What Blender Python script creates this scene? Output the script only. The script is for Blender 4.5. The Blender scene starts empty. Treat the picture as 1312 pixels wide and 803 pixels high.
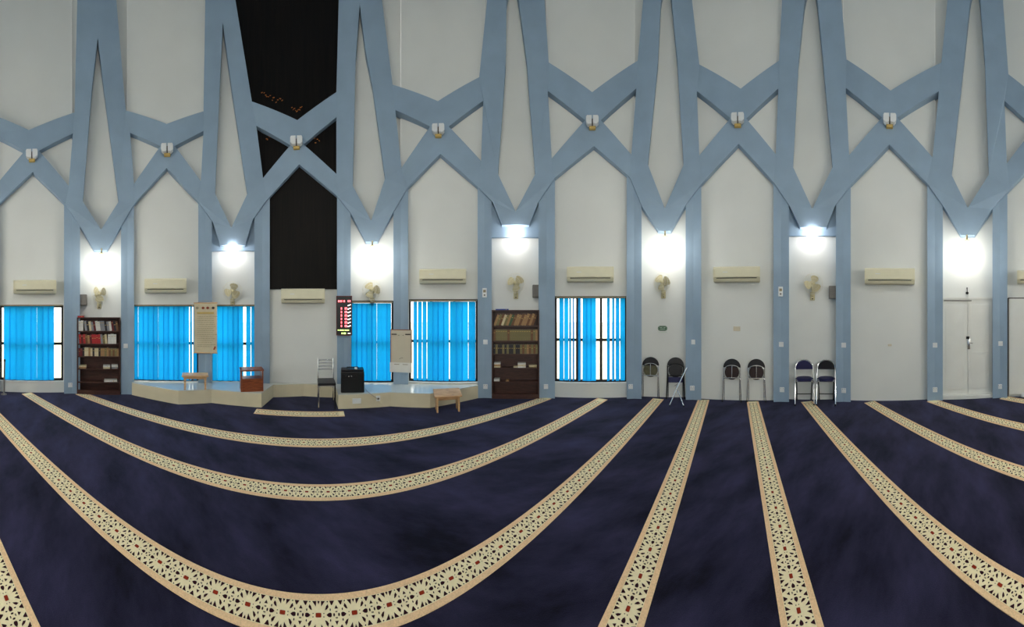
import bpy, bmesh, math, random
from mathutils import Vector, Matrix
from mathutils.geometry import tessellate_polygon
random.seed(7)
R_ = math.radians
C = bpy.context.scene.collection
SC = bpy.context.scene

# ------------------------------------------------------------------ camera, world, exposure
F, HY, CX, EYE = 338.0, 402.0, 656.0, 1.62      # px per radian, horizon row, centre column, eye height
cam = bpy.data.cameras.new('camera')
cam.type = 'PANO'; cam.panorama_type = 'CENTRAL_CYLINDRICAL'
cam.central_cylindrical_range_u_min = -CX / F
cam.central_cylindrical_range_u_max = (1312 - CX) / F
cam.central_cylindrical_range_v_min = (HY - 803) / F
cam.central_cylindrical_range_v_max = HY / F
cam.central_cylindrical_radius = 1.0
cam.clip_start = 0.02
co = bpy.data.objects.new('camera', cam); C.objects.link(co)
co.location = (0, 0, EYE); co.rotation_euler = (R_(90), 0, 0)
SC.camera = co
W = bpy.data.worlds.new('sky'); SC.world = W; W.use_nodes = True
bg = W.node_tree.nodes['Background']
bg.inputs[0].default_value = (1.0, 0.985, 0.94, 1); bg.inputs[1].default_value = 2.15
SC.view_settings.view_transform = 'Standard'; SC.view_settings.look = 'None'
SC.view_settings.gamma = 1; SC.view_settings.use_curve_mapping = False
SC.view_settings.exposure = 0.85
GLOBE_L, BULK_L, FILL_L, REAR_FILL_L = 6.8, 22.0, 13.0, 46.0      # emission of globe lamps, bulkhead lamps, added ring of fill globes, added rear globes

# ------------------------------------------------------------------ materials
M = {}
def nt(name):
    m = bpy.data.materials.new(name); m.use_nodes = True
    n = m.node_tree; b = n.nodes['Principled BSDF']; M[name] = m
    return m, n, b
def srgb(r, g, b):
    f = lambda c: (c/255/12.92) if c/255 <= .04045 else ((c/255+.055)/1.055)**2.4
    return (f(r), f(g), f(b), 1)
def mat(name, col, rough=.6, metal=0, var=0.0, scale=8, bump=0.0, bscale=60, spec=.4, coat=0):
    m, n, b = nt(name)
    b.inputs['Base Color'].default_value = col; b.inputs['Roughness'].default_value = rough
    b.inputs['Metallic'].default_value = metal; b.inputs['Specular IOR Level'].default_value = spec
    b.inputs['Coat Weight'].default_value = coat
    tc = n.nodes.new('ShaderNodeTexCoord')
    if var:
        t = n.nodes.new('ShaderNodeTexNoise'); t.inputs['Scale'].default_value = scale; t.inputs['Detail'].default_value = 5
        n.links.new(tc.outputs['Object'], t.inputs['Vector'])
        r = n.nodes.new('ShaderNodeValToRGB')
        r.color_ramp.elements[0].position = .3; r.color_ramp.elements[1].position = .7
        r.color_ramp.elements[0].color = tuple(c*(1-var) for c in col[:3])+(1,)
        r.color_ramp.elements[1].color = tuple(min(1, c*(1+var)) for c in col[:3])+(1,)
        n.links.new(t.outputs['Fac'], r.inputs['Fac']); n.links.new(r.outputs['Color'], b.inputs['Base Color'])
    if bump:
        t2 = n.nodes.new('ShaderNodeTexNoise'); t2.inputs['Scale'].default_value = bscale; t2.inputs['Detail'].default_value = 4
        n.links.new(tc.outputs['Object'], t2.inputs['Vector'])
        bp = n.nodes.new('ShaderNodeBump'); bp.inputs['Strength'].default_value = bump; bp.inputs['Distance'].default_value = .01
        n.links.new(t2.outputs['Fac'], bp.inputs['Height']); n.links.new(bp.outputs['Normal'], b.inputs['Normal'])
    return m
def emit(name, col, strength):
    m, n, b = nt(name)
    b.inputs['Base Color'].default_value = (.8, .8, .8, 1)
    b.inputs['Emission Color'].default_value = col; b.inputs['Emission Strength'].default_value = strength
    return m
def wood(name, c1, c2, scale=6, rough=.45):
    m, n, b = nt(name); b.inputs['Roughness'].default_value = rough
    tc = n.nodes.new('ShaderNodeTexCoord'); mp = n.nodes.new('ShaderNodeMapping')
    mp.inputs['Scale'].default_value = (1, 1, 8)
    n.links.new(tc.outputs['Object'], mp.inputs['Vector'])
    t = n.nodes.new('ShaderNodeTexNoise'); t.inputs['Scale'].default_value = scale; t.inputs['Detail'].default_value = 8; t.inputs['Distortion'].default_value = .6
    n.links.new(mp.outputs[0], t.inputs['Vector'])
    r = n.nodes.new('ShaderNodeValToRGB'); r.color_ramp.elements[0].position = .32; r.color_ramp.elements[1].position = .68
    r.color_ramp.elements[0].color = c1; r.color_ramp.elements[1].color = c2
    n.links.new(t.outputs['Fac'], r.inputs['Fac']); n.links.new(r.outputs['Color'], b.inputs['Base Color'])
    return m
mat('wall_white', (.72, .73, .69, 1), .75, var=.03, scale=1.2, bump=.04, bscale=40)
mat('wall_blue', (.275, .375, .475, 1), .6, var=.06, scale=2.5, bump=.03, bscale=50)
mat('stage_beige', srgb(214, 203, 172), .6, var=.04, scale=4)
mat('stage_top', srgb(214, 214, 204), .22, var=.03, scale=3, spec=.5)
mat('ac_plastic', srgb(226, 220, 190), .4, var=.02)
mat('ac_dark', srgb(40, 38, 34), .6, var=.05)
mat('fan_plastic', srgb(196, 186, 146), .4, var=.03)
mat('fan_guard', srgb(225, 222, 205), .4, var=.02)
mat('window_frame', srgb(26, 20, 20), .45, var=.1)
wood('dark_wood', srgb(50, 27, 22), srgb(80, 46, 36), 7)
wood('brown_wood', srgb(110, 52, 26), srgb(158, 84, 44), 8)
wood('pale_wood', srgb(196, 150, 104), srgb(226, 184, 134), 6)
mat('chrome', (.75, .75, .75, 1), .18, 1, var=.03)
mat('dark_metal', srgb(28, 28, 30), .4, .6, var=.05)
mat('black_plastic', srgb(14, 15, 17), .42, var=.1)
mat('black_grille', srgb(9, 10, 12), .7, var=.2, scale=90)
mat('navy_vinyl', srgb(30, 30, 74), .45, var=.08, scale=20)
mat('black_vinyl', srgb(20, 19, 24), .4, var=.08, scale=20)
mat('brown_board', srgb(44, 26, 24), .5, var=.1, scale=20)
mat('olive_board', srgb(84, 82, 58), .35, var=.25, scale=14)
mat('speaker_grey', srgb(116, 112, 106), .7, var=.1, scale=60)
mat('switch_white', srgb(226, 228, 226), .35, var=.02)
mat('door_white', srgb(226, 226, 218), .5, var=.03, scale=3)
mat('paper', srgb(208, 196, 164), .8, var=.05, scale=6)
mat('paper_white', srgb(226, 222, 212), .8, var=.03, scale=8)
mat('paper_gold', srgb(196, 168, 100), .7, var=.06, scale=8)
mat('ink', srgb(70, 62, 54), .8, var=.1)
mat('ink_soft', srgb(150, 138, 112), .8, var=.1)
mat('ink_red', srgb(150, 70, 46), .8, var=.1)
mat('board_grey', srgb(206, 196, 172), .45, var=.03, scale=5)
mat('plaque_green', srgb(70, 104, 78), .4, var=.08, scale=12)
mat('plaque_pale', srgb(196, 214, 194), .5, var=.03)
mat('cord_grey', srgb(170, 160, 150), .6, var=.05)
mat('cord_dark', srgb(40, 38, 38), .6, var=.05)
mat('outdoor', srgb(205, 198, 176), .9, var=.08, scale=.6)
emit('globe', (1, .975, .93, 1), GLOBE_L)
emit('bulkhead', (1, .97, .98, 1), BULK_L)
emit('rear_fill_globe', (1, .975, .93, 1), REAR_FILL_L)
emit('fill_globe', (1, .96, .90, 1), FILL_L)
emit('led_red', (1, .04, .06, 1), 2.2)
emit('led_white', (1, .85, .82, 1), 1.3)
emit('led_green', (.62, 1, .12, 1), 1.3)

# dark polished mihrab panel with painted orange reflections
m, n, b = nt('dark_panel')
b.inputs['Roughness'].default_value = .5; b.inputs['Specular IOR Level'].default_value = .12
tc = n.nodes.new('ShaderNodeTexCoord'); mp = n.nodes.new('ShaderNodeMapping'); mp.inputs['Scale'].default_value = (14, 14, .7)
n.links.new(tc.outputs['Object'], mp.inputs['Vector'])
t = n.nodes.new('ShaderNodeTexNoise'); t.inputs['Scale'].default_value = 2; t.inputs['Detail'].default_value = 8
n.links.new(mp.outputs[0], t.inputs['Vector'])
r = n.nodes.new('ShaderNodeValToRGB')
r.color_ramp.elements[0].color = srgb(10, 9, 8); r.color_ramp.elements[1].color = srgb(24, 19, 15)
r.color_ramp.elements[0].position = .35; r.color_ramp.elements[1].position = .75
n.links.new(t.outputs['Fac'], r.inputs['Fac']); n.links.new(r.outputs['Color'], b.inputs['Base Color'])
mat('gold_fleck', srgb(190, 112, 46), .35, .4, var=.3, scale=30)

# navy carpet: pile with brushed patches
m, n, b = nt('carpet')
b.inputs['Roughness'].default_value = .95; b.inputs['Specular IOR Level'].default_value = .08
b.inputs['Sheen Weight'].default_value = .18; b.inputs['Sheen Roughness'].default_value = .45
b.inputs['Sheen Tint'].default_value = (.45, .5, .8, 1)
tc = n.nodes.new('ShaderNodeTexCoord')
t1 = n.nodes.new('ShaderNodeTexNoise'); t1.inputs['Scale'].default_value = 1.9; t1.inputs['Detail'].default_value = 7; t1.inputs['Roughness'].default_value = .62
t2 = n.nodes.new('ShaderNodeTexNoise'); t2.inputs['Scale'].default_value = 160; t2.inputs['Detail'].default_value = 3
mp_ = n.nodes.new('ShaderNodeMapping'); mp_.inputs['Rotation'].default_value = (0, 0, -(1312/2-409)/F); mp_.inputs['Scale'].default_value = (.55, 1.25, 1)
n.links.new(tc.outputs['Object'], mp_.inputs['Vector']); n.links.new(mp_.outputs[0], t1.inputs['Vector']); n.links.new(tc.outputs['Object'], t2.inputs['Vector'])
r = n.nodes.new('ShaderNodeValToRGB')
r.color_ramp.elements[0].color = srgb(15, 13, 25); r.color_ramp.elements[1].color = srgb(62, 59, 88)
r.color_ramp.elements[0].position = .34; r.color_ramp.elements[1].position = .68
n.links.new(t1.outputs['Fac'], r.inputs['Fac'])
mx = n.nodes.new('ShaderNodeMixRGB'); mx.blend_type = 'MULTIPLY'; mx.inputs[0].default_value = .45
n.links.new(r.outputs['Color'], mx.inputs[1]); n.links.new(t2.outputs['Fac'], mx.inputs[2])
n.links.new(mx.outputs[0], b.inputs['Base Color'])
bp = n.nodes.new('ShaderNodeBump'); bp.inputs['Strength'].default_value = .5; bp.inputs['Distance'].default_value = .006
n.links.new(t2.outputs['Fac'], bp.inputs['Height']); n.links.new(bp.outputs['Normal'], b.inputs['Normal'])
mat('stripe_cream', srgb(253, 236, 192), .9, var=.05, scale=60, spec=.1)
mat('stripe_tan', srgb(244, 206, 160), .9, var=.12, scale=120, spec=.1)
mat('stripe_dark', srgb(52, 22, 30), .95, var=.1, scale=60, spec=.1)
mat('stripe_red', srgb(150, 52, 30), .95, var=.1, scale=60, spec=.1)

# translucent blue blind fabric
m, n, b = nt('blind_blue')
out = n.nodes['Material Output']
b.inputs['Base Color'].default_value = (.02, .22, .46, 1); b.inputs['Roughness'].default_value = .8
tr = n.nodes.new('ShaderNodeBsdfTranslucent')
tc = n.nodes.new('ShaderNodeTexCoord'); t = n.nodes.new('ShaderNodeTexNoise'); t.inputs['Scale'].default_value = 6; t.inputs['Detail'].default_value = 4
n.links.new(tc.outputs['Object'], t.inputs['Vector'])
r = n.nodes.new('ShaderNodeValToRGB'); r.color_ramp.elements[0].color = (.003, .25, .62, 1); r.color_ramp.elements[1].color = (.007, .40, .88, 1)
oi_ = n.nodes.new('ShaderNodeObjectInfo'); mt_ = n.nodes.new('ShaderNodeMath'); mt_.operation = 'MULTIPLY_ADD'; mt_.inputs[1].default_value = .5
n.links.new(oi_.outputs['Random'], mt_.inputs[0])
m2_ = n.nodes.new('ShaderNodeMath'); m2_.operation = 'MULTIPLY'; m2_.inputs[1].default_value = .6
n.links.new(t.outputs['Fac'], m2_.inputs[0]); n.links.new(m2_.outputs[0], mt_.inputs[2])
n.links.new(mt_.outputs[0], r.inputs['Fac']); n.links.new(r.outputs['Color'], tr.inputs['Color'])
ms = n.nodes.new('ShaderNodeMixShader'); ms.inputs[0].default_value = .75
n.links.new(b.outputs[0], ms.inputs[1]); n.links.new(tr.outputs[0], ms.inputs[2]); n.links.new(ms.outputs[0], out.inputs[0])
# window glass
m, n, b = nt('glass')
out = n.nodes['Material Output']
tp = n.nodes.new('ShaderNodeBsdfTransparent'); tp.inputs[0].default_value = (.95, .97, .96, 1)
gl = n.nodes.new('ShaderNodeBsdfGlossy'); gl.inputs['Roughness'].default_value = .03
ms = n.nodes.new('ShaderNodeMixShader'); ms.inputs[0].default_value = .06
n.links.new(tp.outputs[0], ms.inputs[1]); n.links.new(gl.outputs[0], ms.inputs[2]); n.links.new(ms.outputs[0], out.inputs[0])

# ------------------------------------------------------------------ mesh helpers
class MB:
    def __init__(s): s.v = []; s.f = []; s.mi = []; s.mats = []
    def m(s, name):
        if name not in s.mats: s.mats.append(name)
        return s.mats.index(name)
    def add(s, vs, fs, mname, mtx=None):
        k = len(s.v); i = s.m(mname)
        s.v += [tuple(mtx @ Vector(p)) if mtx else tuple(p) for p in vs]
        for f in fs: s.f.append(tuple(a+k for a in f)); s.mi.append(i)
    def box(s, c, d, mname, rot=None, bev=0.0):
        x, y, z = d[0]/2, d[1]/2, d[2]/2
        mt = Matrix.Translation(c) @ (rot.to_4x4() if rot else Matrix())
        if bev <= 0:
            s.add([(-x,-y,-z),(x,-y,-z),(x,y,-z),(-x,y,-z),(-x,-y,z),(x,-y,z),(x,y,z),(-x,y,z)],
                  [(0,3,2,1),(4,5,6,7),(0,1,5,4),(1,2,6,5),(2,3,7,6),(3,0,4,7)], mname, mt)
        else:
            bm = bmesh.new(); bmesh.ops.create_cube(bm, size=1)
            bmesh.ops.scale(bm, vec=d, verts=bm.verts)
            bmesh.ops.bevel(bm, geom=bm.edges[:], offset=min(bev, min(d)*.45), segments=2, affect='EDGES', profile=.5)
            s.bm(bm, mname, mt)
    def bm(s, bm, mname, mt=None):
        bm.verts.ensure_lookup_table(); bm.verts.index_update()
        s.add([v.co.copy() for v in bm.verts], [[v.index for v in f.verts] for f in bm.faces], mname, mt); bm.free()
    def tube(s, pts, r, mname, n=8, cap=True, closed=False):
        pts = [Vector(p) for p in pts]; vs = []; fs = []; N = len(pts)
        up = Vector((0, 0, 1))
        for i, p in enumerate(pts):
            a = pts[i-1] if (i > 0 or closed) else p; c = pts[(i+1) % N] if (i < N-1 or closed) else p
            d = (c-a).normalized()
            if abs(d.dot(up)) > .95: u = Vector((1, 0, 0))
            else: u = up
            e1 = d.cross(u).normalized(); e2 = d.cross(e1).normalized()
            if i and (e1.dot(pe) < 0): e1, e2 = -e1, -e2
            if i and abs(e1.dot(pe)) < .5:
                e1 = (pe - d*pe.dot(d)).normalized(); e2 = d.cross(e1).normalized()
            pe = e1
            rr = r[i] if isinstance(r, (list, tuple)) else r
            for k in range(n):
                an = 2*math.pi*k/n; vs.append(p + e1*math.cos(an)*rr + e2*math.sin(an)*rr)
        for i in range(N if closed else N-1):
            j = (i+1) % N
            for k in range(n):
                l = (k+1) % n; fs.append((i*n+k, i*n+l, j*n+l, j*n+k))
        if cap and not closed: fs.append(tuple(range(n))[::-1]); fs.append(tuple(range((N-1)*n, N*n)))
        s.add(vs, fs, mname)
    def lathe(s, prof, mname, n=24, mtx=None):
        vs = []; fs = []
        for (r, z) in prof:
            for k in range(n): a = 2*math.pi*k/n; vs.append((r*math.cos(a), r*math.sin(a), z))
        for i in range(len(prof)-1):
            for k in range(n): l = (k+1) % n; fs.append((i*n+k, i*n+l, (i+1)*n+l, (i+1)*n+k))
        fs.append(tuple(range(n))[::-1]); fs.append(tuple(range((len(prof)-1)*n, len(prof)*n)))
        s.add(vs, fs, mname, mtx)
    def prism(s, poly, y0, y1, mname, mtx=None):
        # poly in (x,z), extruded along y
        k = len(poly); vs = [(p[0], y0, p[1]) for p in poly]+[(p[0], y1, p[1]) for p in poly]
        tri = tessellate_polygon([[Vector((p[0], p[1], 0)) for p in poly]])
        fs = [tuple(t) for t in tri]+[tuple(a+k for a in t[::-1]) for t in tri]
        fs += [(i, (i+1) % k, (i+1) % k+k, i+k) for i in range(k)]
        s.add(vs, fs, mname, mtx)
    def loft(s, front, back, mname, mside=None):
        # two matching outlines (3-D points), closed
        k = len(front)
        ctr = [Vector((math.atan2(p[0], p[1])*5, p[2], 0)) for p in front]
        a0 = ctr[0].x
        for c in ctr:
            while c.x-a0 > 5*math.pi: c.x -= 10*math.pi
            while c.x-a0 < -5*math.pi: c.x += 10*math.pi
        tri = [tuple(t) for t in tessellate_polygon([ctr])]
        s.add(list(front)+list(back), tri+[tuple(a+k for a in t[::-1]) for t in tri]+[(i, (i+1) % k, (i+1) % k+k, i+k) for i in range(k)], mname)
    def build(s, name, parent=None, smooth=False, bev=0):
        me = bpy.data.meshes.new(name); me.from_pydata(s.v, [], s.f)
        for mn in s.mats: me.materials.append(M[mn])
        me.polygons.foreach_set('material_index', s.mi)
        b = bmesh.new(); b.from_mesh(me); bmesh.ops.recalc_face_normals(b, faces=b.faces); b.to_mesh(me); b.free()
        if smooth: me.shade_auto(35) if hasattr(me, 'shade_auto') else me.shade_smooth()
        me.update()
        o = bpy.data.objects.new(name, me); C.objects.link(o)
        if parent: o.parent = parent
        if smooth:
            for p in me.polygons: p.use_smooth = True
            try: me.set_sharp_from_angle(angle=R_(38))
            except Exception: pass
        return o
def tag(o, label=None, cat=None, group=None, kind=None):
    if label: o['label'] = label
    if cat: o['category'] = cat
    if group: o['group'] = group
    if kind: o['kind'] = kind
    return o
def empty(name, loc=(0, 0, 0), rz=0):
    o = bpy.data.objects.new(name, None); C.objects.link(o); o.location = loc; o.rotation_euler = (0, 0, rz)
    o.empty_display_size = .1
    return o
def kids(o): return [c for c in bpy.data.objects if c.parent == o]
def dup(root, loc, rz, parent=None):
    r = root.copy(); C.objects.link(r); r.location = loc; r.rotation_euler = (0, 0, rz); r.parent = parent
    for ch in kids(root):
        c = ch.copy(); C.objects.link(c); c.parent = r
        for g in kids(ch):
            d = g.copy(); C.objects.link(d); d.parent = c
    return r

# ------------------------------------------------------------------ the ring of the wall
PER = 2*math.pi*F
NODE = [(-12, 502.5), (92, 504), (163, 505), (263, 506.5), (336, 507), (440.5, 508), (513.5, 508.5), (621, 509.6),
        (700, 509.8), (813, 510.5), (888, 512), (1001, 514.5), (1080.5, 514.5), (1198, 513), (1281, 509.5), (1389, 507)]
x = 1389.0
for i in range(8):
    x += 68 if i % 2 == 0 else 95.7
    NODE.append((x, 507-4.5*(i+1)/9))
NODE.append((PER-12, 502.5))
def th(x): return (x-CX)/F
def pol(x, r, z=0): a = th(x); return Vector((r*math.sin(a), r*math.cos(a), z))
NP = [pol(x, EYE*F/(y-HY)) for x, y in NODE]
def seg(x):
    while x < NODE[0][0]: x += PER
    while x >= NODE[-1][0]: x -= PER
    for i in range(len(NODE)-1):
        if NODE[i][0] <= x < NODE[i+1][0]: return i
def rc(x):
    i = seg(x); a, b = NP[i], NP[i+1]; d = pol(x, 1); e = b-a
    return (a.x*e.y-a.y*e.x)/(d.x*e.y-d.y*e.x)
def P(x, y, dep=0): r = rc(x)+dep; return pol(x, r, EYE+(HY-y)/F*r)
def PZ(x, z, dep=0): return pol(x, rc(x)+dep, z)
def zy(x, y, dep=0): return EYE+(HY-y)/F*(rc(x)+dep)
def facing(x):
    i = seg(x); e = NP[i+1]-NP[i]; return math.atan2(e.y, e.x)
def G(x, y, z=0): r = (EYE-z)*F/(y-HY); return pol(x, r, z)
def faceout(x): return -th(x)
def WR(x0, y0, x1, y1, dep=0):
    """pixel rectangle on the wall -> base centre, rotation, width, height"""
    xm = (x0+x1)/2; r = rc(xm)+dep
    p = pol(xm, r, zy(xm, y1, dep)); return p, facing(xm), (x1-x0)/F*r, (y1-y0)/F*r
DW, DN, DB = .10, .16, -.025           # depth of wide infill, narrow infill, proud face of the beams
ZT = 8.75

# floor and ceiling
mb = MB(); ring = [pol(x, 6.2) for x, _ in NODE[:-1]]
mb.add([(p.x, p.y, 0) for p in ring]+[(p.x, p.y, -.1) for p in ring], [tuple(range(len(ring))), tuple(range(len(ring), 2*len(ring)))], 'carpet')
floor = tag(mb.build('floor'), kind='structure')
mb = MB(); ring = [pol(x, rc(x+.01)+.3) for x, _ in NODE[:-1]]
mb.add([(p.x, p.y, ZT) for p in ring]+[(p.x, p.y, ZT+.1) for p in ring], [tuple(range(len(ring))), tuple(range(len(ring), 2*len(ring)))], 'wall_blue')
ceil = tag(mb.build('ceiling'), kind='structure')
mb = MB(); mb.lathe([(60, -.32), (60, -.3)], 'outdoor', 48); gnd = tag(mb.build('floor_outside'), kind='structure')

# infill walls (one panel per facet), with window and door openings
WINDOWS = {0: (0, 391, 81, 488), 2: (172, 390, 254, 488), 3: (272, 390, 327, 489), 5: (450, 385, 504, 490), 6: (524, 383, 612, 489.5), 8: (711, 379, 802.5, 490)}
def pzbox(mb, x0, x1, z0, z1, d0, d1, mn):
    f = [PZ(x0, z0, d0), PZ(x1, z0, d0), PZ(x1, z1, d0), PZ(x0, z1, d0)]
    b = [PZ(x0, z0, d1), PZ(x1, z0, d1), PZ(x1, z1, d1), PZ(x0, z1, d1)]
    mb.add(f+b, [(0,1,2,3),(7,6,5,4),(0,4,5,1),(1,5,6,2),(2,6,7,3),(3,7,4,0)], mn)
wallf = tag(empty('wall_front'), kind='structure'); wallb = tag(empty('wall_back'), kind='structure')
E_ = .02
for i in range(len(NODE)-1):
    x0, x1 = NODE[i][0]+E_, NODE[i+1][0]-E_
    wide = i % 2 == 0; dep = DW if wide else DN; xm = (x0+x1)/2
    mb = MB()
    if i in WINDOWS:
        wx0, wy0, wx1, wy1 = WINDOWS[i]; z1, z0 = zy(xm, wy0, dep), zy(xm, wy1, dep)
        pzbox(mb, x0, x1, 0, z0, dep, dep+.14, 'wall_white'); pzbox(mb, x0, x1, z1, ZT, dep, dep+.14, 'wall_white')
        pzbox(mb, x0, wx0, z0, z1, dep, dep+.14, 'wall_white'); pzbox(mb, wx1, x1, z0, z1, dep, dep+.14, 'wall_white')
    else:
        pzbox(mb, x0, x1, 0, ZT, dep, dep+.14, 'wall_white')
    mb.build('wall_panel', wallf if i < 15 else wallb)
# blue painted lintel band behind the V of every second narrow bay
for x0, x1, yp, y0, y1 in ((271.5, 326, 274, 294, 322), (630, 690, 250, 273, 305), (1011, 1071, 254, 270, 303)):
    xm = (x0+x1)/2; mb = MB(); zm = zy(xm, y0, DN)
    for xa, xb, za, zb_ in ((x0, x1, zy(xm, y1, DN), zm), (x0, x0+11, zm, zy(xm, yp, DN)), (x1-11, x1, zm, zy(xm, yp, DN))):
        pzbox(mb, xa, xb, za, zb_, DN-.06, DN-.001, 'wall_blue')
    mb.build('lintel', wallf)

# ------------------------------------------------------------------ blue lattice
YT = -70
def ext(p, q):                      # continue p->q upward to row YT
    t = (YT-q[1])/(p[1]-q[1]); return (q[0]+(p[0]-q[0])*t, YT)
B = {}   # bays: hexagon, triangles, arch
def mir(l, c): return [(2*c-x, y) for x, y in l]
def bay(k, hexL, hexA, hexR, triL, triR, AA, SL, SR): B[k] = dict(hexL=hexL, hexA=hexA, hexR=hexR, triL=triL, triR=triR, AA=AA, SL=SL, SR=SR)
r0 = dict(hexR=[(99, 0), (95.5, 144)], triR=[(93.3, 170.7), (88, 238), (50, 193)])
bay(0, mir(r0['hexR'], 39), (37, 166.5), r0['hexR'], mir(r0['triR'], 41), r0['triR'], (42, 220), (-2, 262), (84, 262))
bay(1, [(149, 0), (161, 141.5)], (213.7, 158.7), [(263, 0), (260.7, 142.5)], [(166.8, 170), (171.6, 235.4), (205.6, 187)], [(260.7, 167.7), (257.4, 232), (224, 187)], (213.7, 215), (172, 261), (254, 258))
bay(2, [(301.6, 0), (322.7, 130)], (381, 153.8), [(434, 0), (431, 118)], [(328.5, 161), (337, 228), (372, 186)], [(431, 150), (431, 222.8), (389, 185)], (383.5, 210.5), (342, 256), (431.8, 251))
bay(3, [(489.4, 0), (503, 108.5)], (561, 129.5), [(624, 0), (614, 98.8)], [(506.6, 141), (514.4, 215), (551, 162)], [(619, 129), (616.4, 206), (575, 162)], (564, 197), (522.5, 240), (613, 240))
bay(4, [(697.8, 0), (703, 80)], (758.7, 118), [(824, 0), (817, 77.7)], [(702, 116.6), (706.9, 203), (749.6, 154)], [(815.3, 113), (808.9, 198), (770, 154)], (761, 187), (710.5, 228), (807, 227))
bay(5, [(886.6, 0), (896, 82.6)], (949, 113.5), [(1002, 0), (998, 77.7)], [(893, 116.6), (896, 199), (935.6, 151.6)], [(997, 113.4), (994, 197.6), (956, 152)], (946.3, 184), (900, 234), (991.7, 234))
bay(6, [(1078, 0), (1084.6, 76)], (1141, 116), [(1214, 0), (1206, 80)], [(1083.7, 112.4), (1087.9, 198.6), (1130, 150.6)], [(1203, 116.6), (1194.8, 201.5), (1149.4, 150.6)], (1139.7, 185), (1090.5, 236), (1188, 235))
l7 = dict(hexL=[(1285, 0), (1292, 95)], triL=[(1287, 129), (1290, 209), (1325, 164)])
bay(7, l7['hexL'], (1335, 130), mir(l7['hexL'], 1335), l7['triL'], mir(l7['triL'], 1335), (1336, 198), (1293.6, 242), (1376, 242))
# leaf openings of the narrow bays: apex, left side, right side, tip, V foot (x0, x1, y), peaks
LEAF = {
 0: ((125.3, 48.6), [(118, 110), (106, 258)], [(132.8, 110), (152, 258)], (129.5, 294), (120.5, 137.6, 320.6), (103, 290), (155, 290)),
 1: ((285.6, 29), [(281, 120), (275.5, 248)], [(298, 120), (317, 248)], (296.3, 291.7), (282, 314, 314), (272.5, 284), (324, 281)),
 2: ((461, 5), [(455.5, 75), (452, 238)], [(468.4, 65), (477.5, 110), (493.5, 228)], (475.5, 282.7), (468.5, 483.8, 309.5), (449.5, 273), (502.5, 274)),
 3: ((657, -45), [(649, 0), (648, 78), (638, 223)], [(664.8, 0), (675, 78), (685.8, 223)], (660.6, 271), (643, 678, 288), (631.5, 259), (689.5, 259)),
 4: ((855, -55), [(846.8, 0), (843, 78), (830, 210.5)], [(860.7, 0), (868, 78), (876, 210.5)], (851.8, 267), (843.4, 859.8, 295.8), (823.5, 266), (879.5, 261)),
 5: ((1040, -45), [(1031, 0), (1023, 78), (1016, 213.8)], [(1047.4, 0), (1054.8, 78), (1066.8, 213.8)], (1040.8, 267.5), (1025, 1059, 291), (1011.5, 263), (1070, 263)),
 6: ((1250, -40), [(1243, 0), (1235, 78), (1219, 223.5)], [(1256, 0), (1262, 78), (1267, 223.5)], (1240, 266), (1230.6, 1249, 301), (1210, 266), (1271.5, 267)),
}
def shift(l, d): return ((l[0][0]+d, l[0][1]), [(x+d, y) for x, y in l[1]], [(x+d, y) for x, y in l[2]], (l[3][0]+d, l[3][1]), (l[4][0]+d, l[4][1]+d, l[4][2]), (l[5][0]+d, l[5][1]), (l[6][0]+d, l[6][1]))
LEAF[-1] = shift(LEAF[1], -345); LEAF[7] = shift(LEAF[5], 385)
def slab(poly, name, parent, d0=DB, d1=DW+.05, mn='wall_blue'):
    # long edges are split so that the piece follows the ring
    pp = []
    for i in range(len(poly)):
        a, b = poly[i], poly[(i+1) % len(poly)]; pp.append(a)
    mb = MB(); fr = [P(x, y, d0) for x, y in pp]
    bk = [v + Vector((v.x, v.y, 0)).normalized()*(d1-d0) for v in fr]
    mb.loft(fr, bk, mn); return mb.build(name, parent)
for k in range(8):
    b = B[k]; Lf, Rt = LEAF[k-1], LEAF[k]
    t = tag(empty('trim_%d' % (k+1)), kind='structure')
    # left and right ribs, branches and diagonals
    for side in (0, 1):
        lf = Rt if side else Lf
        hx = b['hexR'] if side else b['hexL']; tr = b['triR'] if side else b['triL']; sh = b['SR'] if side else b['SL']
        edge = lf[1] if side else lf[2]; apex = lf[0]
        top = [(apex[0], YT), apex] if apex[1] > YT else [apex]
        slab([ext(hx[0], hx[1]), hx[0], hx[1], tr[0], tr[1], edge[-1]] + edge[-2::-1] + top[::-1], 'upper_rib', t)
        slab([b['hexA'], hx[1], tr[0], tr[2]], 'branch_beam', t)
        foot = lf[4]; pk = lf[5] if side else lf[6]; fx = foot[0] if side else foot[1]; fm = (foot[0]+foot[1])/2
        slab([b['AA'], tr[2], tr[1], edge[-1], lf[3], (fm, foot[2]), (fx, foot[2]), pk, sh], 'arch_beam', t)
    slab([b['hexA'], b['triR'][2], b['AA'], b['triL'][2]], 'node_block', t)
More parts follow.
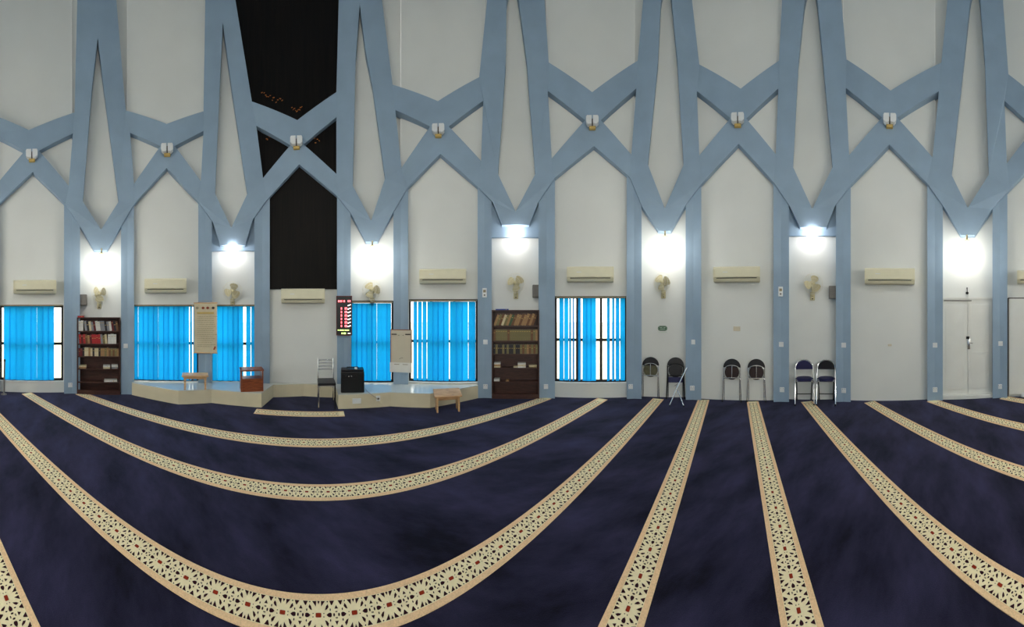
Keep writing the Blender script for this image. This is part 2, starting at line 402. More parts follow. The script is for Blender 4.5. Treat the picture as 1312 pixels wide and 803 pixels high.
# piers
PIER = [(-22, -2, 258), (82, 102.5, 257), (155, 171.6, 256), (254, 271.5, 253), (326, 345.6, 250), (431.8, 449.3, 246), (504, 523, 236), (612, 630, 236),
        (690, 711, 224), (803, 822, 222), (878.5, 898.5, 228), (991, 1011, 228), (1071, 1090, 230), (1188, 1208, 230), (1271.6, 1290.7, 237)]
tp_ = tag(empty('trim_9'), kind='structure')
for x0, x1, yt in PIER:
    xm = (x0+x1)/2; mb = MB(); z1 = zy(xm, yt)
    ds = [(x0, 0), (xm, 0), (x1, 0), (x1, DN+.02), (xm, DN+.02), (x0, DN+.02)]
    mb.add([PZ(x, 0, d) for x, d in ds]+[PZ(x, z1, d) for x, d in ds],
           [(0,5,4,3,2,1), (6,7,8,9,10,11)]+[(i, (i+1) % 6, (i+1) % 6+6, i+6) for i in range(6)], 'wall_blue')
    mb.build('pier', tp_)

# mihrab dark panel
mih = tag(empty('mihrab_panel', (0, 0, 0)), 'tall dark brown mihrab panel behind the blue lattice', 'panel')
mb = MB(); zb = zy(389, 370.5, .1); pzbox(mb, 335.8, 439, zb, ZT-.03, .07, DW-.002, 'dark_panel'); mb.build('main_sheet', mih)
slab([(290.5, -42), (336, -42), (336, 250), (325, 230), (316, 160), (310, 120), (297, 29)], 'side_sheet', mih, .07, DW-.002, 'dark_panel')
mb = MB()  # orange light reflected in the panel, painted as small coloured flecks
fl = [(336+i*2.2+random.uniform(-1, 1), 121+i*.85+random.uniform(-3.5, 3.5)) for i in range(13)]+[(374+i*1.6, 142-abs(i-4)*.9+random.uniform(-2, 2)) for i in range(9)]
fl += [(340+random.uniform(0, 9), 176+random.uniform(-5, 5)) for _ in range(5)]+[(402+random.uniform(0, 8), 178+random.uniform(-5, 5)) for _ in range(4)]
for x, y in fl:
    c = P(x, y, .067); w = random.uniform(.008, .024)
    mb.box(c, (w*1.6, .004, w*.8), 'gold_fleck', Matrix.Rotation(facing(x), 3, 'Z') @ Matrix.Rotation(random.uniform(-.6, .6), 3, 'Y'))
mb.build('painted_glints', mih)['kind'] = 'stuff'

# ------------------------------------------------------------------ carpet border stripes
XQ = 409.0; NQ = pol(XQ, 1); TQ = pol(XQ+F*math.pi/2, 1)
PP = .12*EYE
def quad_m(u0, v0, u1, v1): return [(u0, v0), (u1, v0), (u1, v1), (u0, v1)]
def oval(u, v, a, b, n=8): return [(u+a*math.cos(2*math.pi*i/n), v+b*math.sin(2*math.pi*i/n)) for i in range(n)]
MOT = []
def motif(poly, mu=True, mv=True):
    MOT.append(poly)
    if mu: MOT.append([(-u, v) for u, v in poly])
    if mv: MOT.append([(u, -v) for u, v in poly])
    if mu and mv: MOT.append([(-u, -v) for u, v in poly])
motif([(-.036, .36), (.036, .36), (0, .27)], mu=False)
motif([(.066, .36), (.187, .36), (.076, .215)])
motif([(.26, .275), (.285, .2), (.235, .14), (.18, .122), (.215, .225)])
motif([(.31, .36), (.45, .36), (.385, .25), (.36, .243)])
motif([(.5, .245), (.45, .15), (.5, .15)])
motif(oval(.252, .34, .022, .02, 6))
motif([(.222, 0), (.275, .045), (.33, .058), (.368, .035), (.368, -.035), (.33, -.058), (.275, -.045)], mv=False)
motif(oval(.432, 0, .024, .044), mv=False)
motif(oval(.15, .042, .018, .014, 6))
motif(oval(.33, .13, .018, .035, 6))
motif(oval(.485, .075, .015, .02, 6))
RED = [(-.078, -.04), (-.06, -.055), (.06, -.055), (.078, -.04), (.078, .04), (.06, .055), (-.06, .055), (-.078, .04)]
HWI, HWO = .375*PP, .555*PP
def wall_t(d, sgn):
    t = 0.0
    while t < 7:
        p = NQ*d + TQ*(sgn*t); px = CX+F*math.atan2(p.x, p.y)
        if math.hypot(p.x, p.y) > rc(px)+.02: break
        t += .02
    return t*sgn
def stripe(d, t0, t1, ph, end=False):
    mb = MB(); zc = .004
    pt = lambda t, v, z: tuple(NQ*(d+v) + TQ*t + Vector((0, 0, z)))
    for v0, v1, mn in ((-HWO, -HWI, 'stripe_tan'), (-HWI, HWI, 'stripe_cream'), (HWI, HWO, 'stripe_tan')):
        mb.add([pt(t0, v0, zc), pt(t1, v0, zc), pt(t1, v1, zc), pt(t0, v1, zc)], [(0, 1, 2, 3)], mn)
    mb.add([pt(t0, -HWO, zc), pt(t1, -HWO, zc), pt(t1, HWO, zc), pt(t0, HWO, zc), pt(t0, -HWO, -.002), pt(t1, -HWO, -.002), pt(t1, HWO, -.002), pt(t0, HWO, -.002)],
           [(0,1,5,4), (1,2,6,5), (2,3,7,6), (3,0,4,7), (4,5,6,7)], 'stripe_tan')
    o = mb.build('border_stripe', floor)
    mb = MB(); j0 = math.ceil((t0-ph)/PP); j = j0
    while ph+(j+.5)*PP <= t1+.001:
        if ph+(j-.5)*PP >= t0-.001:
            for poly in MOT: mb.add([pt(ph+(j+u)*PP, v*PP, zc+.0012) for u, v in poly], [tuple(range(len(poly)))], 'stripe_dark')
            mb.add([pt(ph+(j+u)*PP, v*PP, zc+.0016) for u, v in RED], [tuple(range(8))], 'stripe_red')
        j += 1
    q = mb.build('woven_flowers', o); q['kind'] = 'stuff'
DS = {-2: (2.043, 0), -1: (1.478, .05), 0: (.873, -1.0825), 1: (.3475, .8215), 2: (-.2165, .86), 3: (-.822, .5165), 4: (-1.4735, .5), 5: (-2.0745, .52), 6: (-2.69, .5), }
for k, (d, ph) in DS.items():
    d *= EYE; ph *= EYE
    stripe(d, wall_t(d, -1), wall_t(d, 1), ph)
d3 = 2.63*EYE
stripe(d3, d3*math.tan(th(327)-th(XQ)), d3*math.tan(th(441)-th(XQ)), .03)

# ------------------------------------------------------------------ lamps
def globe_lamp(x, y, label, dep=-.2, rad=.18, gm='globe'):
    c = P(x, y, dep); o = tag(empty('globe_lamp', c, facing(x)), label, 'lamp', 'globe lamps under the beam feet')
    mb = MB(); prof = [(max(.002, rad*math.sin(math.pi*i/16)), -rad*math.cos(math.pi*i/16)) for i in range(17)]
    mb.lathe(prof, gm, 28); mb.build('globe', o, True)
    mb = MB(); mb.lathe([(.05, rad-.012), (.055, rad+.02), (.03, rad+.03), (.014, rad+.05), (.014, rad+.12)], 'fan_plastic', 14); mb.tube([(0, 0, rad+.11), (0, .19, rad+.11)], .013, 'fan_plastic', 8); mb.build('stem', o, True)
    return o
def bulkhead(x, y, label):
    p = P(x, y, DN-.06); o = tag(empty('bulkhead_lamp', p, facing(x)), label, 'lamp', 'bulkhead lamps under the lintels')
    mb = MB(); mb.box((0, -.02, .03), (.2, .04, .05), 'switch_white', bev=.01); mb.build('base', o)
    mb = MB(); n = 10; prof = [(.1*math.cos(math.pi/2*i/n), -.075*math.sin(math.pi/2*i/n)) for i in range(n+1)]
    prof[-1] = (.003, prof[-1][1]); mb.lathe(prof, 'bulkhead', 20, Matrix.Translation((0, -.1, .02)) @ Matrix.Rotation(R_(-25), 4, 'X')); mb.build('diffuser', o, True)
    return o
globe_lamp(130, 338, 'glowing globe lamp above the bookcase with red books')
globe_lamp(477, 329, 'glowing globe lamp above the window beside the red number board')
globe_lamp(852, 317, 'glowing globe lamp above the green oval plaque')
globe_lamp(1239, 322, 'glowing globe lamp above the white double door')
bulkhead(298, 321, 'small bright bulkhead lamp above the window beside the hanging scroll')
bulkhead(660.5, 303, 'small bright bulkhead lamp above the bookcase with a blue folder on top')
bulkhead(1040, 301, 'small bright bulkhead lamp above the pair of open folding chairs')
for x in (1589, 1752, 1916):  # added globes out of view, brighter than the others, as fill light
    globe_lamp(x, 335, 'added fill globe on the unseen plain rear wall of the hall', gm='rear_fill_globe')
o = tag(empty('added_fill_lamp', (0, 0, ZT)), 'added fill ring of opal globes hanging unseen from the middle of the ceiling', 'added_fill_lamp')  # added lamp above the camera, unseen, to even out the light
ZC = -3.1
mb = MB(); mb.lathe([(.02, -.06), (.14, -.05), (.15, 0)], 'fan_plastic', 24); mb.build('ceiling_rose', o)
mb = MB(); mb.tube([(0, 0, -.05), (0, 0, ZC)], .018, 'fan_plastic', 8); mb.build('rod', o)
mb = MB(); mb.tube([(.7*math.cos(2*math.pi*i/40), .7*math.sin(2*math.pi*i/40), ZC) for i in range(40)], .022, 'fan_plastic', 8, closed=True)
for k in range(4): a_ = math.pi/4*k; mb.tube([(-.7*math.cos(a_), -.7*math.sin(a_), ZC), (.7*math.cos(a_), .7*math.sin(a_), ZC)], .014, 'fan_plastic', 6)
mb.build('ring_frame', o)
for k in range(8):
    a_ = math.pi/4*k; mb = MB(); rad = .14
    mb.lathe([(max(.002, rad*math.sin(math.pi*i/12)), -rad*math.cos(math.pi*i/12)) for i in range(13)], 'fill_globe', 20, Matrix.Translation((.7*math.cos(a_), .7*math.sin(a_), ZC-.16))); mb.build('globe_shade', o, True)

# ------------------------------------------------------------------ twin sconces at the lattice nodes
near = ['above the window beside the red-book bookcase', 'above the window beside the hanging scroll', 'against the dark mihrab panel',
        'above the window beside the whiteboard', 'above the window with half open blinds', 'above the pair of folded brown-seat chairs', 'above the bare bay beside the double door']
for k, (x, y) in enumerate([(41, 201), (214.3, 194), (380, 185), (561.7, 170), (759, 160), (945.4, 157), (1139.7, 158)]):
    o = tag(empty('twin_sconce', P(x, y+7, DB), facing(x)), 'white twin sconce ' + near[k], 'lamp', 'twin sconces on the lattice nodes')
    for s in (-1, 1):
        mb = MB(); mb.prism([(s*.012, .05), (s*.012, .2), (s*.1, .2), (s*.115, .17), (s*.115, .08), (s*.08, .04)], -.12, -.03, 'switch_white'); mb.build('head', o)
    mb = MB(); mb.box((0, -.03, .02), (.12, .06, .05), 'paper_gold', bev=.008); mb.box((0, -.015, .12), (.02, .03, .16), 'ink'); mb.build('base', o)

# ------------------------------------------------------------------ air conditioners
def aircon(x0, y0, x1, y1, label):
    p, rz, w, h = WR(x0, y0, x1, y1, DW-.1); p = P((x0+x1)/2, y1, DW); p.z = zy((x0+x1)/2, y1, DW-.1); p -= pol((x0+x1)/2, .012)
    o = tag(empty('air_conditioner', p, rz), label, 'air conditioner', 'wall air conditioners')
    d = .2
    prof = [(0, h), (-d*.75, h), (-d*.95, h*.93), (-d, h*.8), (-d*.99, h*.26), (-d*.95, h*.2), (-d*.8, h*.04), (-d*.72, 0), (0, 0)]
    def shell(mb, xa, xb, pr, mn):
        k = len(pr); vs = [(xa, a, b) for a, b in pr]+[(xb, a, b) for a, b in pr]
        mb.add(vs, [tuple(range(k)), tuple(range(k, 2*k))]+[(i, (i+1) % k, (i+1) % k+k, i+k) for i in range(k)], mn)
    mb = MB(); shell(mb, -w/2+.012, w/2-.012, prof, 'ac_plastic'); mb.build('body', o)
    for s in (-1, 1):
        mb = MB(); shell(mb, s*w/2, s*(w/2-.014), [(a*1.03, b*1.0) for a, b in prof], 'ac_plastic'); mb.build('end_cap', o)
    mb = MB(); shell(mb, -w/2+.03, w/2-.03, [(-d*.98, h*.92), (-d*1.05, h*.88), (-d*1.05, h*.28), (-d*.98, h*.25)], 'ac_plastic'); mb.build('front_panel', o)
    mb = MB(); mb.box((0, -d*.955, h*.215), (w*.86, .016, .012), 'ac_dark'); mb.build('air_slot', o)
    mb = MB(); mb.box((0, -d*.89, h*.1), (w*.84, .012, h*.17), 'ac_plastic', Matrix.Rotation(R_(40), 3, 'X')); mb.build('louver', o)
    mb = MB(); mb.box((-w*.24, -d*1.055, h*.6), (w*.1, .003, .012), 'switch_white'); mb.build('badge', o)
for a in ((18, 359, 72, 376, 'cream air conditioner over the window beside the red-book bookcase'),
          (186, 357, 239, 375, 'cream air conditioner over the window beside the hanging scroll'),
          (361, 370, 416, 388, 'cream air conditioner directly below the dark mihrab panel'),
          (538, 345, 597, 363, 'cream air conditioner over the window beside the whiteboard'),
          (727, 342, 786, 361, 'cream air conditioner over the window with half open blinds'),
          (915, 342, 974, 361, 'cream air conditioner above two folded chairs with brown seats'),
          (1108, 344, 1171, 364, 'cream air conditioner on the bare bay next to the double door'),
          (1303, 347, 1362, 363, 'cream air conditioner above the plain flush door')):
    aircon(*a)

# ------------------------------------------------------------------ wall fans
def fan(x, y, yaw, spin, label):
    dep = DN-.2; p = P(x, y, dep); wall = P(x, y, DN)
    o = tag(empty('wall_fan', (wall.x, wall.y, p.z-.16), facing(x)), label, 'fan', 'cream wall fans')
    mb = MB(); mb.box((0, -.015, -.06), (.09, .03, .16), 'fan_plastic', bev=.01); mb.tube([(0, -.02, -.06), (0, -.1, -.05), (0, -.1, .03)], .018, 'fan_plastic', 8); mb.build('bracket', o)
    mb = MB(); mb.box((0, -.032, -.11), (.03, .008, .02), 'ink'); mb.build('pull_switch', o)
    Rm = Matrix.Translation((0, -.1, .16)) @ Matrix.Rotation(yaw, 4, 'Z') @ Matrix.Rotation(R_(90), 4, 'X')
    mb = MB(); mb.lathe([(.03, -.1), (.06, -.08), (.065, -.02), (.04, .02)], 'fan_plastic', 18, Rm); mb.tube([(0, -.1, .03), (0, -.1, .12)], .022, 'fan_plastic', 8); mb.build('motor', o, True)
    for k in range(3):
        mb = MB(); a0 = spin+k*2*math.pi/3; vs = []; n = 10
        outl = [(.03, -.025), (.07, -.07), (.115, -.09), (.15, -.07), (.162, -.02), (.158, .03), (.135, .07), (.1, .08), (.06, .055), (.03, .025)]
        for zz in (-.003, .003):
            for px, py in outl: vs.append((px*math.cos(a0)-py*math.sin(a0), px*math.sin(a0)+py*math.cos(a0), .035+zz+py*.35))
        mb.add(vs, [tuple(range(n)), tuple(range(n, 2*n))]+[(i, (i+1) % n, (i+1) % n+n, i+n) for i in range(n)], 'fan_plastic', Rm); mb.build('blade', o)
    mb = MB(); mb.lathe([(.034, .02), (.034, .05), (.02, .06), (.004, .063)], 'fan_plastic', 16, Rm); mb.build('hub', o, True)
    mb = MB()
    for r, z in ((.185, .03), (.19, .04), (.15, .075), (.1, .085)):
        mb.tube([tuple(Rm @ Vector((r*math.cos(2*math.pi*i/32), r*math.sin(2*math.pi*i/32), z))) for i in range(32)], .0022, 'fan_guard', 4, closed=True)
    for i in range(24):
        a = 2*math.pi*i/24
        mb.tube([tuple(Rm @ Vector((r*math.cos(a), r*math.sin(a), z))) for r, z in ((.03, .09), (.1, .085), (.15, .075), (.19, .035), (.16, -.01), (.06, -.04))], .0011, 'fan_guard', 3)
    mb.build('guard', o)
for a in ((127, 376, .6, .5, 'cream wall fan above the bookcase with red books'), (298, 372.5, .1, 1.35, 'cream wall fan above the window beside the hanging scroll'),
          (477, 371, -.2, .1, 'cream wall fan beside the red number board'), (661, 362, -.25, .7, 'cream wall fan above the bookcase with a blue folder on top'),
          (850, 361, -.5, .3, 'cream wall fan above the green oval plaque'), (1041, 363, .3, 1.3, 'cream wall fan above the pair of open folding chairs')):
    fan(*a)

# ------------------------------------------------------------------ small wall speakers
for x0, y0, x1, y1, lb in ((101.5, 377, 112, 391, 'small grey wall speaker above the bookcase with red books'), (682, 364.5, 692, 381, 'small grey wall speaker above the bookcase with a blue folder on top'),
                           (1061.5, 366, 1071.5, 382.5, 'small grey wall speaker above the pair of open folding chairs')):
    p, rz, w, h = WR(x0, y0, x1, y1, DN-.12); q = PZ((x0+x1)/2, p.z, DN)
    o = tag(empty('wall_speaker', q, rz), lb, 'speaker', 'wall speakers')
    mb = MB(); mb.box((0, -.07, h/2), (w, .1, h), 'speaker_grey', bev=.008); mb.build('cabinet', o)
    mb = MB(); mb.box((0, -.123, h/2), (w*.86, .006, h*.9), 'speaker_grey', bev=.003); mb.build('grille', o)
    mb = MB(); mb.box((0, -.01, h/2), (w*.4, .02, h*.5), 'black_plastic'); mb.build('bracket', o)

# ------------------------------------------------------------------ windows and vertical blinds
def framebars(mb, w, h, t, d, mn):
    mb.box((0, 0, t/2), (w, d, t), mn); mb.box((0, 0, h-t/2), (w, d, t), mn)
    for s in (-1, 1): mb.box((s*(w/2-t/2), 0, h/2), (t, d, h), mn)
MULL = {0: (28, 54), 2: (199, 227), 3: (300,), 5: (477,), 6: (553, 582), 8: (740, 770)}
for n_, (i, (x0, y0, x1, y1)) in enumerate(WINDOWS.items()):
    dep = (DW if i % 2 == 0 else DN)+.07; xm = (x0+x1)/2
    dd = dep-.07; za, zb_ = zy(xm, y1, dd), zy(xm, y0, dd)
    a, b_ = PZ(x0, za, dep), PZ(x1, za, dep); w = (b_-a).length+.01; h = zb_-za; c = (a+b_)/2
    o = tag(empty('window_%d' % (n_+1), c, facing(xm)), kind='structure')
    mb = MB(); framebars(mb, w, h, .045, .05, 'window_frame'); mb.build('frame', o)
    fr = [(mx-x0)/(x1-x0) for mx in MULL[i]]; zt = h*.49
    for f in fr: mb = MB(); mb.box((-w/2+f*w, 0, h/2), (.05, .045, h-.06), 'window_frame'); mb.build('mullion', o)
    mb = MB(); mb.box((0, -.003, zt), (w-.06, .04, .05), 'window_frame'); mb.build('transom', o)
    es = [0]+fr+[1]
    for q in range(len(es)-1):
        for (u0, u1) in ((.02, zt), (zt, h-.02)):
            mb = MB(); mb.box((-w/2+w*(es[q]+es[q+1])/2, .008, (u0+u1)/2), (w*(es[q+1]-es[q])-.03, .006, u1-u0-.02), 'glass'); mb.build('pane', o)
    mb = MB(); mb.box((0, -.06, h+.012), (w+.02, .03, .024), 'wall_white'); mb.build('head_trim', o)
    mb = MB(); mb.box((0, -.06, -.008), (w+.02, .05, .016), 'switch_white'); mb.build('sill', o)
def fill(x0, x1, gaps, pitch=6.6):
    out = []; cur = x0
    for g, wd in sorted(gaps)+[(x1, 0)]:
        e = g-wd/2; n = max(1, round((e-cur)/pitch))
        for j in range(n): out.append((cur+(e-cur)*j/n, cur+(e-cur)*(j+1)/n+(.5 if j < n-1 else 0)))
        cur = g+wd/2
    return out
BL = {0: (fill(5, 69, [(20.5, .25), (31, .3), (47.3, .5)], 8), 'wide bright blue vertical blind beside the bookcase with red books', 391, 488),
      2: (fill(172.5, 252, [(177, .4), (202.7, .4), (242.6, 1.2), (247, 1.5)]), 'wide bright blue vertical blind between bookcase and hanging scroll', 391, 488),
      3: (fill(272.5, 326, [(278.5, .4), (313.5, 4), (321.5, 1.2)]), 'narrow bright blue vertical blind beside the hanging scroll', 391, 489),
      5: (fill(450.5, 501, [(482.8, .6), (489.6, .4)]), 'narrow bright blue vertical blind beside the red number board', 387, 489),
      6: (fill(530, 609, [(535, 1.1), (541, 1.1), (547, 1.1), (575.8, 1.6), (600, .8)]), 'wide bright blue vertical blind beside the whiteboard', 385, 489),
      8: ([(716.8, 722), (723, 728), (729.5, 731.5), (734, 735.5), (741, 744), (746.5, 752), (751.5, 757.5), (757, 763.5), (777.5, 781.5), (784, 787.5), (789, 793.5), (795, 800.5)],
          'half open blue vertical blind with light gaps between its slats', 380.5, 489)}
slatmesh = {}
for i, (sl, lb, y0, y1) in BL.items():
    dep = (DW if i % 2 == 0 else DN)-.035; xa, xb = WINDOWS[i][0]+1, WINDOWS[i][2]-1; xm = (xa+xb)/2
    zt, zb_ = zy(xm, y0, dep), zy(xm, y1, dep)
    A, Bq = PZ(xa, zt, dep), PZ(xb, zt, dep); c = (A+Bq)/2; w = (Bq-A).length
    o = tag(empty('vertical_blind', (c.x, c.y, zb_), facing(xm)), lb, 'blind', 'blue vertical blinds'); inv = None
    H = zt-zb_; ux = (Bq-A).normalized()
    mb = MB(); mb.box((0, .0, H+.0), (w, .035, .026), 'ink_soft', bev=.004); mb.build('headrail', o)
    xs = []
    for k, (sa, sb) in enumerate(sl):
        pa, pb = PZ(sa, 0, dep), PZ(sb, 0, dep); cc = (pa+pb)/2; off = (cc-Vector((c.x, c.y, 0))).dot(ux); wd = (pb-pa).length
        full = .098; ang = math.acos(min(1, wd/full)) if wd < .06 else random.uniform(-.13, .13)
        key = (round(H, 2),) if wd < .06 else (round(H, 2), round(wd, 3))
        if key not in slatmesh:
            ww = full if wd < .06 else wd+.007
            mb = MB(); n = 5; prof = [((-.5+j/(n-1))*ww, -.008*(1-(2*j/(n-1)-1)**2)) for j in range(n)]
            vs = [(a, b2, z) for z in (.02, H-.02) for a, b2 in prof]
            mb.add(vs, [(j, j+1, n+j+1, n+j) for j in range(n-1)], 'blind_blue')
            so = mb.build('slat', o, True); slatmesh[key] = so.data
        else:
            so = bpy.data.objects.new('slat', slatmesh[key]); C.objects.link(so); so.parent = o
        so.location = (off, .012*(k % 2)-.006, 0); so.rotation_euler = (0, 0, ang); xs.append(off)
    mb = MB(); mb.tube([(xs[0], 0, .022)]+[(q, 0, .012 if j % 2 else .02) for j, q in enumerate(xs)]+[(xs[-1], 0, .022)], .006, 'window_frame', 5); mb.build('bottom_chain', o)

# ------------------------------------------------------------------ switches, sockets, thermostats
SW = [(90, 493, 'white wall socket low on the pier left of the red-book bookcase'), (161, 443, 'white light switch on the pier right of the red-book bookcase'),
      (622, 438, 'white light switch on the pier left of the blue-folder bookcase'), (622, 495, 'white wall socket low on the pier left of the blue-folder bookcase'),
      (699.5, 495, 'white wall socket low on the pier right of the blue-folder bookcase'), (808, 495, 'white wall socket low on the pier right of the half open blind'),
      (888, 438, 'white light switch on the pier beside the crossed chrome stand'), (887, 497, 'white wall socket low on the pier beside the crossed chrome stand'),
      (1001, 441, 'white light switch on the pier left of the open folding chairs'), (1002, 499, 'white wall socket low on the pier left of the open folding chairs'),
      (1081, 442, 'white light switch on the pier right of the open folding chairs'), (1081, 500, 'white wall socket low on the pier right of the open folding chairs'),
      (1198, 442, 'white light switch on the pier left of the double door'), (1198, 499, 'white wall socket low on the pier left of the double door'),
      (1282, 440, 'white light switch on the pier right of the double door'), (1281, 495, 'white wall socket low on the pier right of the double door')]
for x, y, lb in SW:
    o = tag(empty('wall_switch' if 'switch' in lb else 'wall_socket', P(x, y, .0), facing(x)), lb, 'switch' if 'switch' in lb else 'socket', 'white electrical plates on the blue piers')
    mb = MB(); mb.box((0, -.005, 0), (.086, .012, .09), 'switch_white', bev=.004); mb.build('plate', o)
    mb = MB(); mb.box((0, -.014, 0), (.036, .008, .04), 'switch_white', Matrix.Rotation(.12, 3, 'X'), bev=.002); mb.build('rocker', o)
    if 'socket' in lb:
        for q in (-.02, .02): mb = MB(); mb.box((q, -.0115, .024), (.007, .002, .012), 'ink'); mb.build('pin_hole', o)
for x, y, lb in ((621, 375, 'tall white thermostat on the pier left of the blue-folder bookcase'), (1000, 373.5, 'tall white thermostat on the pier left of the open folding chairs')):
    o = tag(empty('thermostat', P(x, y, 0), facing(x)), lb, 'thermostat', 'tall white thermostats')
    mb = MB(); mb.box((0, -.012, 0), (.085, .026, .18), 'switch_white', bev=.008); mb.build('case', o)
    mb = MB(); mb.box((0, -.0265, .03), (.05, .004, .05), 'ink_soft'); mb.build('display', o)
    mb = MB(); mb.box((0, -.0265, -.045), (.03, .006, .03), 'speaker_grey', bev=.002); mb.build('button', o)

# wall cover plates
for x, y, w, h, lb in ((944, 421, .13, .085, 'pale blank cover plate above two folded chairs with brown seats'), (1140, 442, .07, .04, 'tiny blank cover plate on the bare bay next to the double door')):
    o = tag(empty('cover_plate', P(x, y, DW), facing(x)), lb, 'plate')
    mb = MB(); mb.box((0, -.004, 0), (w, .01, h), 'board_grey', bev=.003); mb.build('plate', o)
    for s in (-1, 1): mb = MB(); mb.box((s*w*.38, -.0095, 0), (.006, .003, .006), 'ink_soft'); mb.build('screw', o)

# green oval plaque
o = tag(empty('oval_plaque', P(849, 420.5, DN), facing(849)), 'small green oval plaque on the white wall below a fan', 'plaque')
def rrect(w, h, r, n=6):
    pts = []
    for cx, cz, a in ((w/2-r, h/2-r, 0), (-w/2+r, h/2-r, 90), (-w/2+r, -h/2+r, 180), (w/2-r, -h/2+r, 270)):
        for k in range(n+1): an = R_(a+90*k/n); pts.append((cx+r*math.cos(an), cz+r*math.sin(an)))
    return pts
mb = MB(); mb.prism(rrect(.185, .1, .048), -.012, 0, 'plaque_green'); mb.build('plate', o)
mb = MB(); rr = rrect(.165, .08, .038); mb.tube([(a, -.013, b) for a, b in rr], .002, 'plaque_pale', 4, closed=True); mb.build('rim', o)
mb = MB()
for k, (cx, cz, w) in enumerate(((-.03, .015, .05), (.035, .015, .04), (0, -.012, .1))): mb.box((cx, -.013, cz), (w, .002, .01), 'plaque_pale')
mb.box((0, -.002, -.075), (.17, .003, .008), 'plaque_pale'); mb.build('lettering', o)

# ------------------------------------------------------------------ doors
o = tag(empty('door_1', PZ(1239.5, 0, DN), facing(1239.5)), kind='structure')
xa, xb = 1208.3, 1271.3; A, Bq = PZ(xa, 0, DN), PZ(xb, 0, DN); w = (Bq-A).length; hd = zy(1239.5, 382, DN)
for s in (-1, 1):
    mb = MB(); mb.box((s*w/4, -.03, hd/2+.03), (w/2-.006, .04, hd-.08), 'door_white', bev=.003); lf = mb.build('leaf', o)
    mb = MB(); mb.box((s*w/4, -.052, hd/2+.03), (w/2-.12, .006, hd-.3), 'door_white', bev=.003); mb.build('door_panel', lf)
mb = MB(); mb.box((0, -.035, hd+.0), (w, .05, .03), 'door_white'); mb.build('head', o)
mb = MB(); mb.box((-w*.2, -.045, hd-.05), (w*.55, .035, .02), 'speaker_grey'); mb.build('closer_rail', o)
mb = MB(); mb.box((0, -.06, .035), (w, .12, .07), 'door_white', bev=.006); mb.build('threshold', o)
hz = zy(1242, 440, DN)
mb = MB(); mb.box((.02, -.056, hz), (.045, .014, .2), 'chrome', bev=.004); mb.tube([(.02, -.06, hz+.02), (.02, -.11, hz+.02), (.09, -.11, hz+.02)], .011, 'chrome', 8); mb.build('handle', o, True)
mb = MB(); mb.box((.0, -.06, hz+.12), (.06, .02, .05), 'dark_metal', bev=.004); mb.build('lock', o)
mb = MB(); mb.box((w*.27, -.056, zy(1242, 451, DN)), (w*.42, .012, .016), 'door_white'); mb.build('push_bar', o)
o = tag(empty('wall_hook', P(1239, 374, DN), facing(1239)), 'small dark hook hanging above the white double door', 'hook')
mb = MB(); mb.box((0, -.006, .07), (.02, .012, .04), 'dark_metal', bev=.003); mb.build('plate', o)
mb = MB(); mb.tube([(0, -.012, .06), (0, -.03, .04), (0, -.03, 0)], .006, 'dark_metal', 6); mb.lathe([(.004, -.05), (.028, -.035), (.028, -.01), (.004, .005)], 'dark_metal', 12, Matrix.Translation((0, -.03, 0))); mb.build('hanger', o)
xa, xb = 1291.5, 1384; A, Bq = PZ(xa, 0, DW), PZ(xb, 0, DW); w = (Bq-A).length; c = (A+Bq)/2; hd = zy(1337, 382, DW)
o = tag(empty('door_2', c, facing(1337)), kind='structure')
mb = MB(); mb.box((.01, -.02, hd/2+.02), (w-.03, .04, hd-.06), 'door_white', bev=.003); mb.build('leaf', o)
mb = MB(); mb.box((-w/2, -.012, hd/2), (.02, .024, hd), 'ink'); mb.box((0, -.012, hd), (w, .024, .02), 'ink'); mb.build('door_gap', o)
mb = MB(); mb.tube([(w*.4, -.04, 1), (w*.4, -.1, 1), (w*.3, -.1, 1)], .012, 'chrome', 8); mb.build('handle', o, True)
o = tag(empty('door_stop', G(1311, 508), faceout(1311)), 'small white rounded doorstop on the carpet by the flush door', 'doorstop')
mb = MB(); mb.lathe([(.05, 0), (.055, .02), (.05, .07), (.03, .1), (.004, .11)], 'switch_white', 16); mb.build('cap', o, True)
mb = MB(); mb.lathe([(.062, 0), (.062, .008)], 'speaker_grey', 16); mb.build('base', o)

# ------------------------------------------------------------------ stage platform
ZP = .25
fp = [(169, 505.8), (228.6, 518), (271, 516), (335, 522), (350, 508.8), (389, 507.3), (429, 509.3), (433.5, 523.8), (500.6, 520.4), (551, 522.4), (613, 509.8)]
fl_ = [G(x, y) for x, y in fp]
bk_ = [PZ(x, 0, d-.014) for x, d in ((613, DW), (570, DW), (525, DW), (510, DW), (505, DN), (477, DN), (449, DN), (444, DW), (439, DW), (400, DW), (360, DW), (338, DW), (332, DW), (327, DN), (300, DN), (271, DN), (267, DW), (258, DW), (215, DW), (172, DW))]
poly = fl_+bk_
plat = empty('stage_platform', (0, 0, 0)); tag(plat, 'low beige stage platform with pale top along the window wall', 'platform')
def pslab(mb, pts, z0, z1, mn):
    k = len(pts); tri = [tuple(t) for t in tessellate_polygon([[Vector((p.x, p.y, 0)) for p in pts]])]
    mb.add([(p.x, p.y, z0) for p in pts]+[(p.x, p.y, z1) for p in pts], [t[::-1] for t in tri]+[tuple(a+k for a in t) for t in tri]+[(i, (i+1) % k, (i+1) % k+k, i+k) for i in range(k)], mn)
mb = MB(); pslab(mb, poly, 0, ZP-.012, 'stage_beige'); mb.build('riser', plat)
mb = MB(); pslab(mb, poly, ZP-.012, ZP, 'stage_top'); mb.build('tile_top', plat)
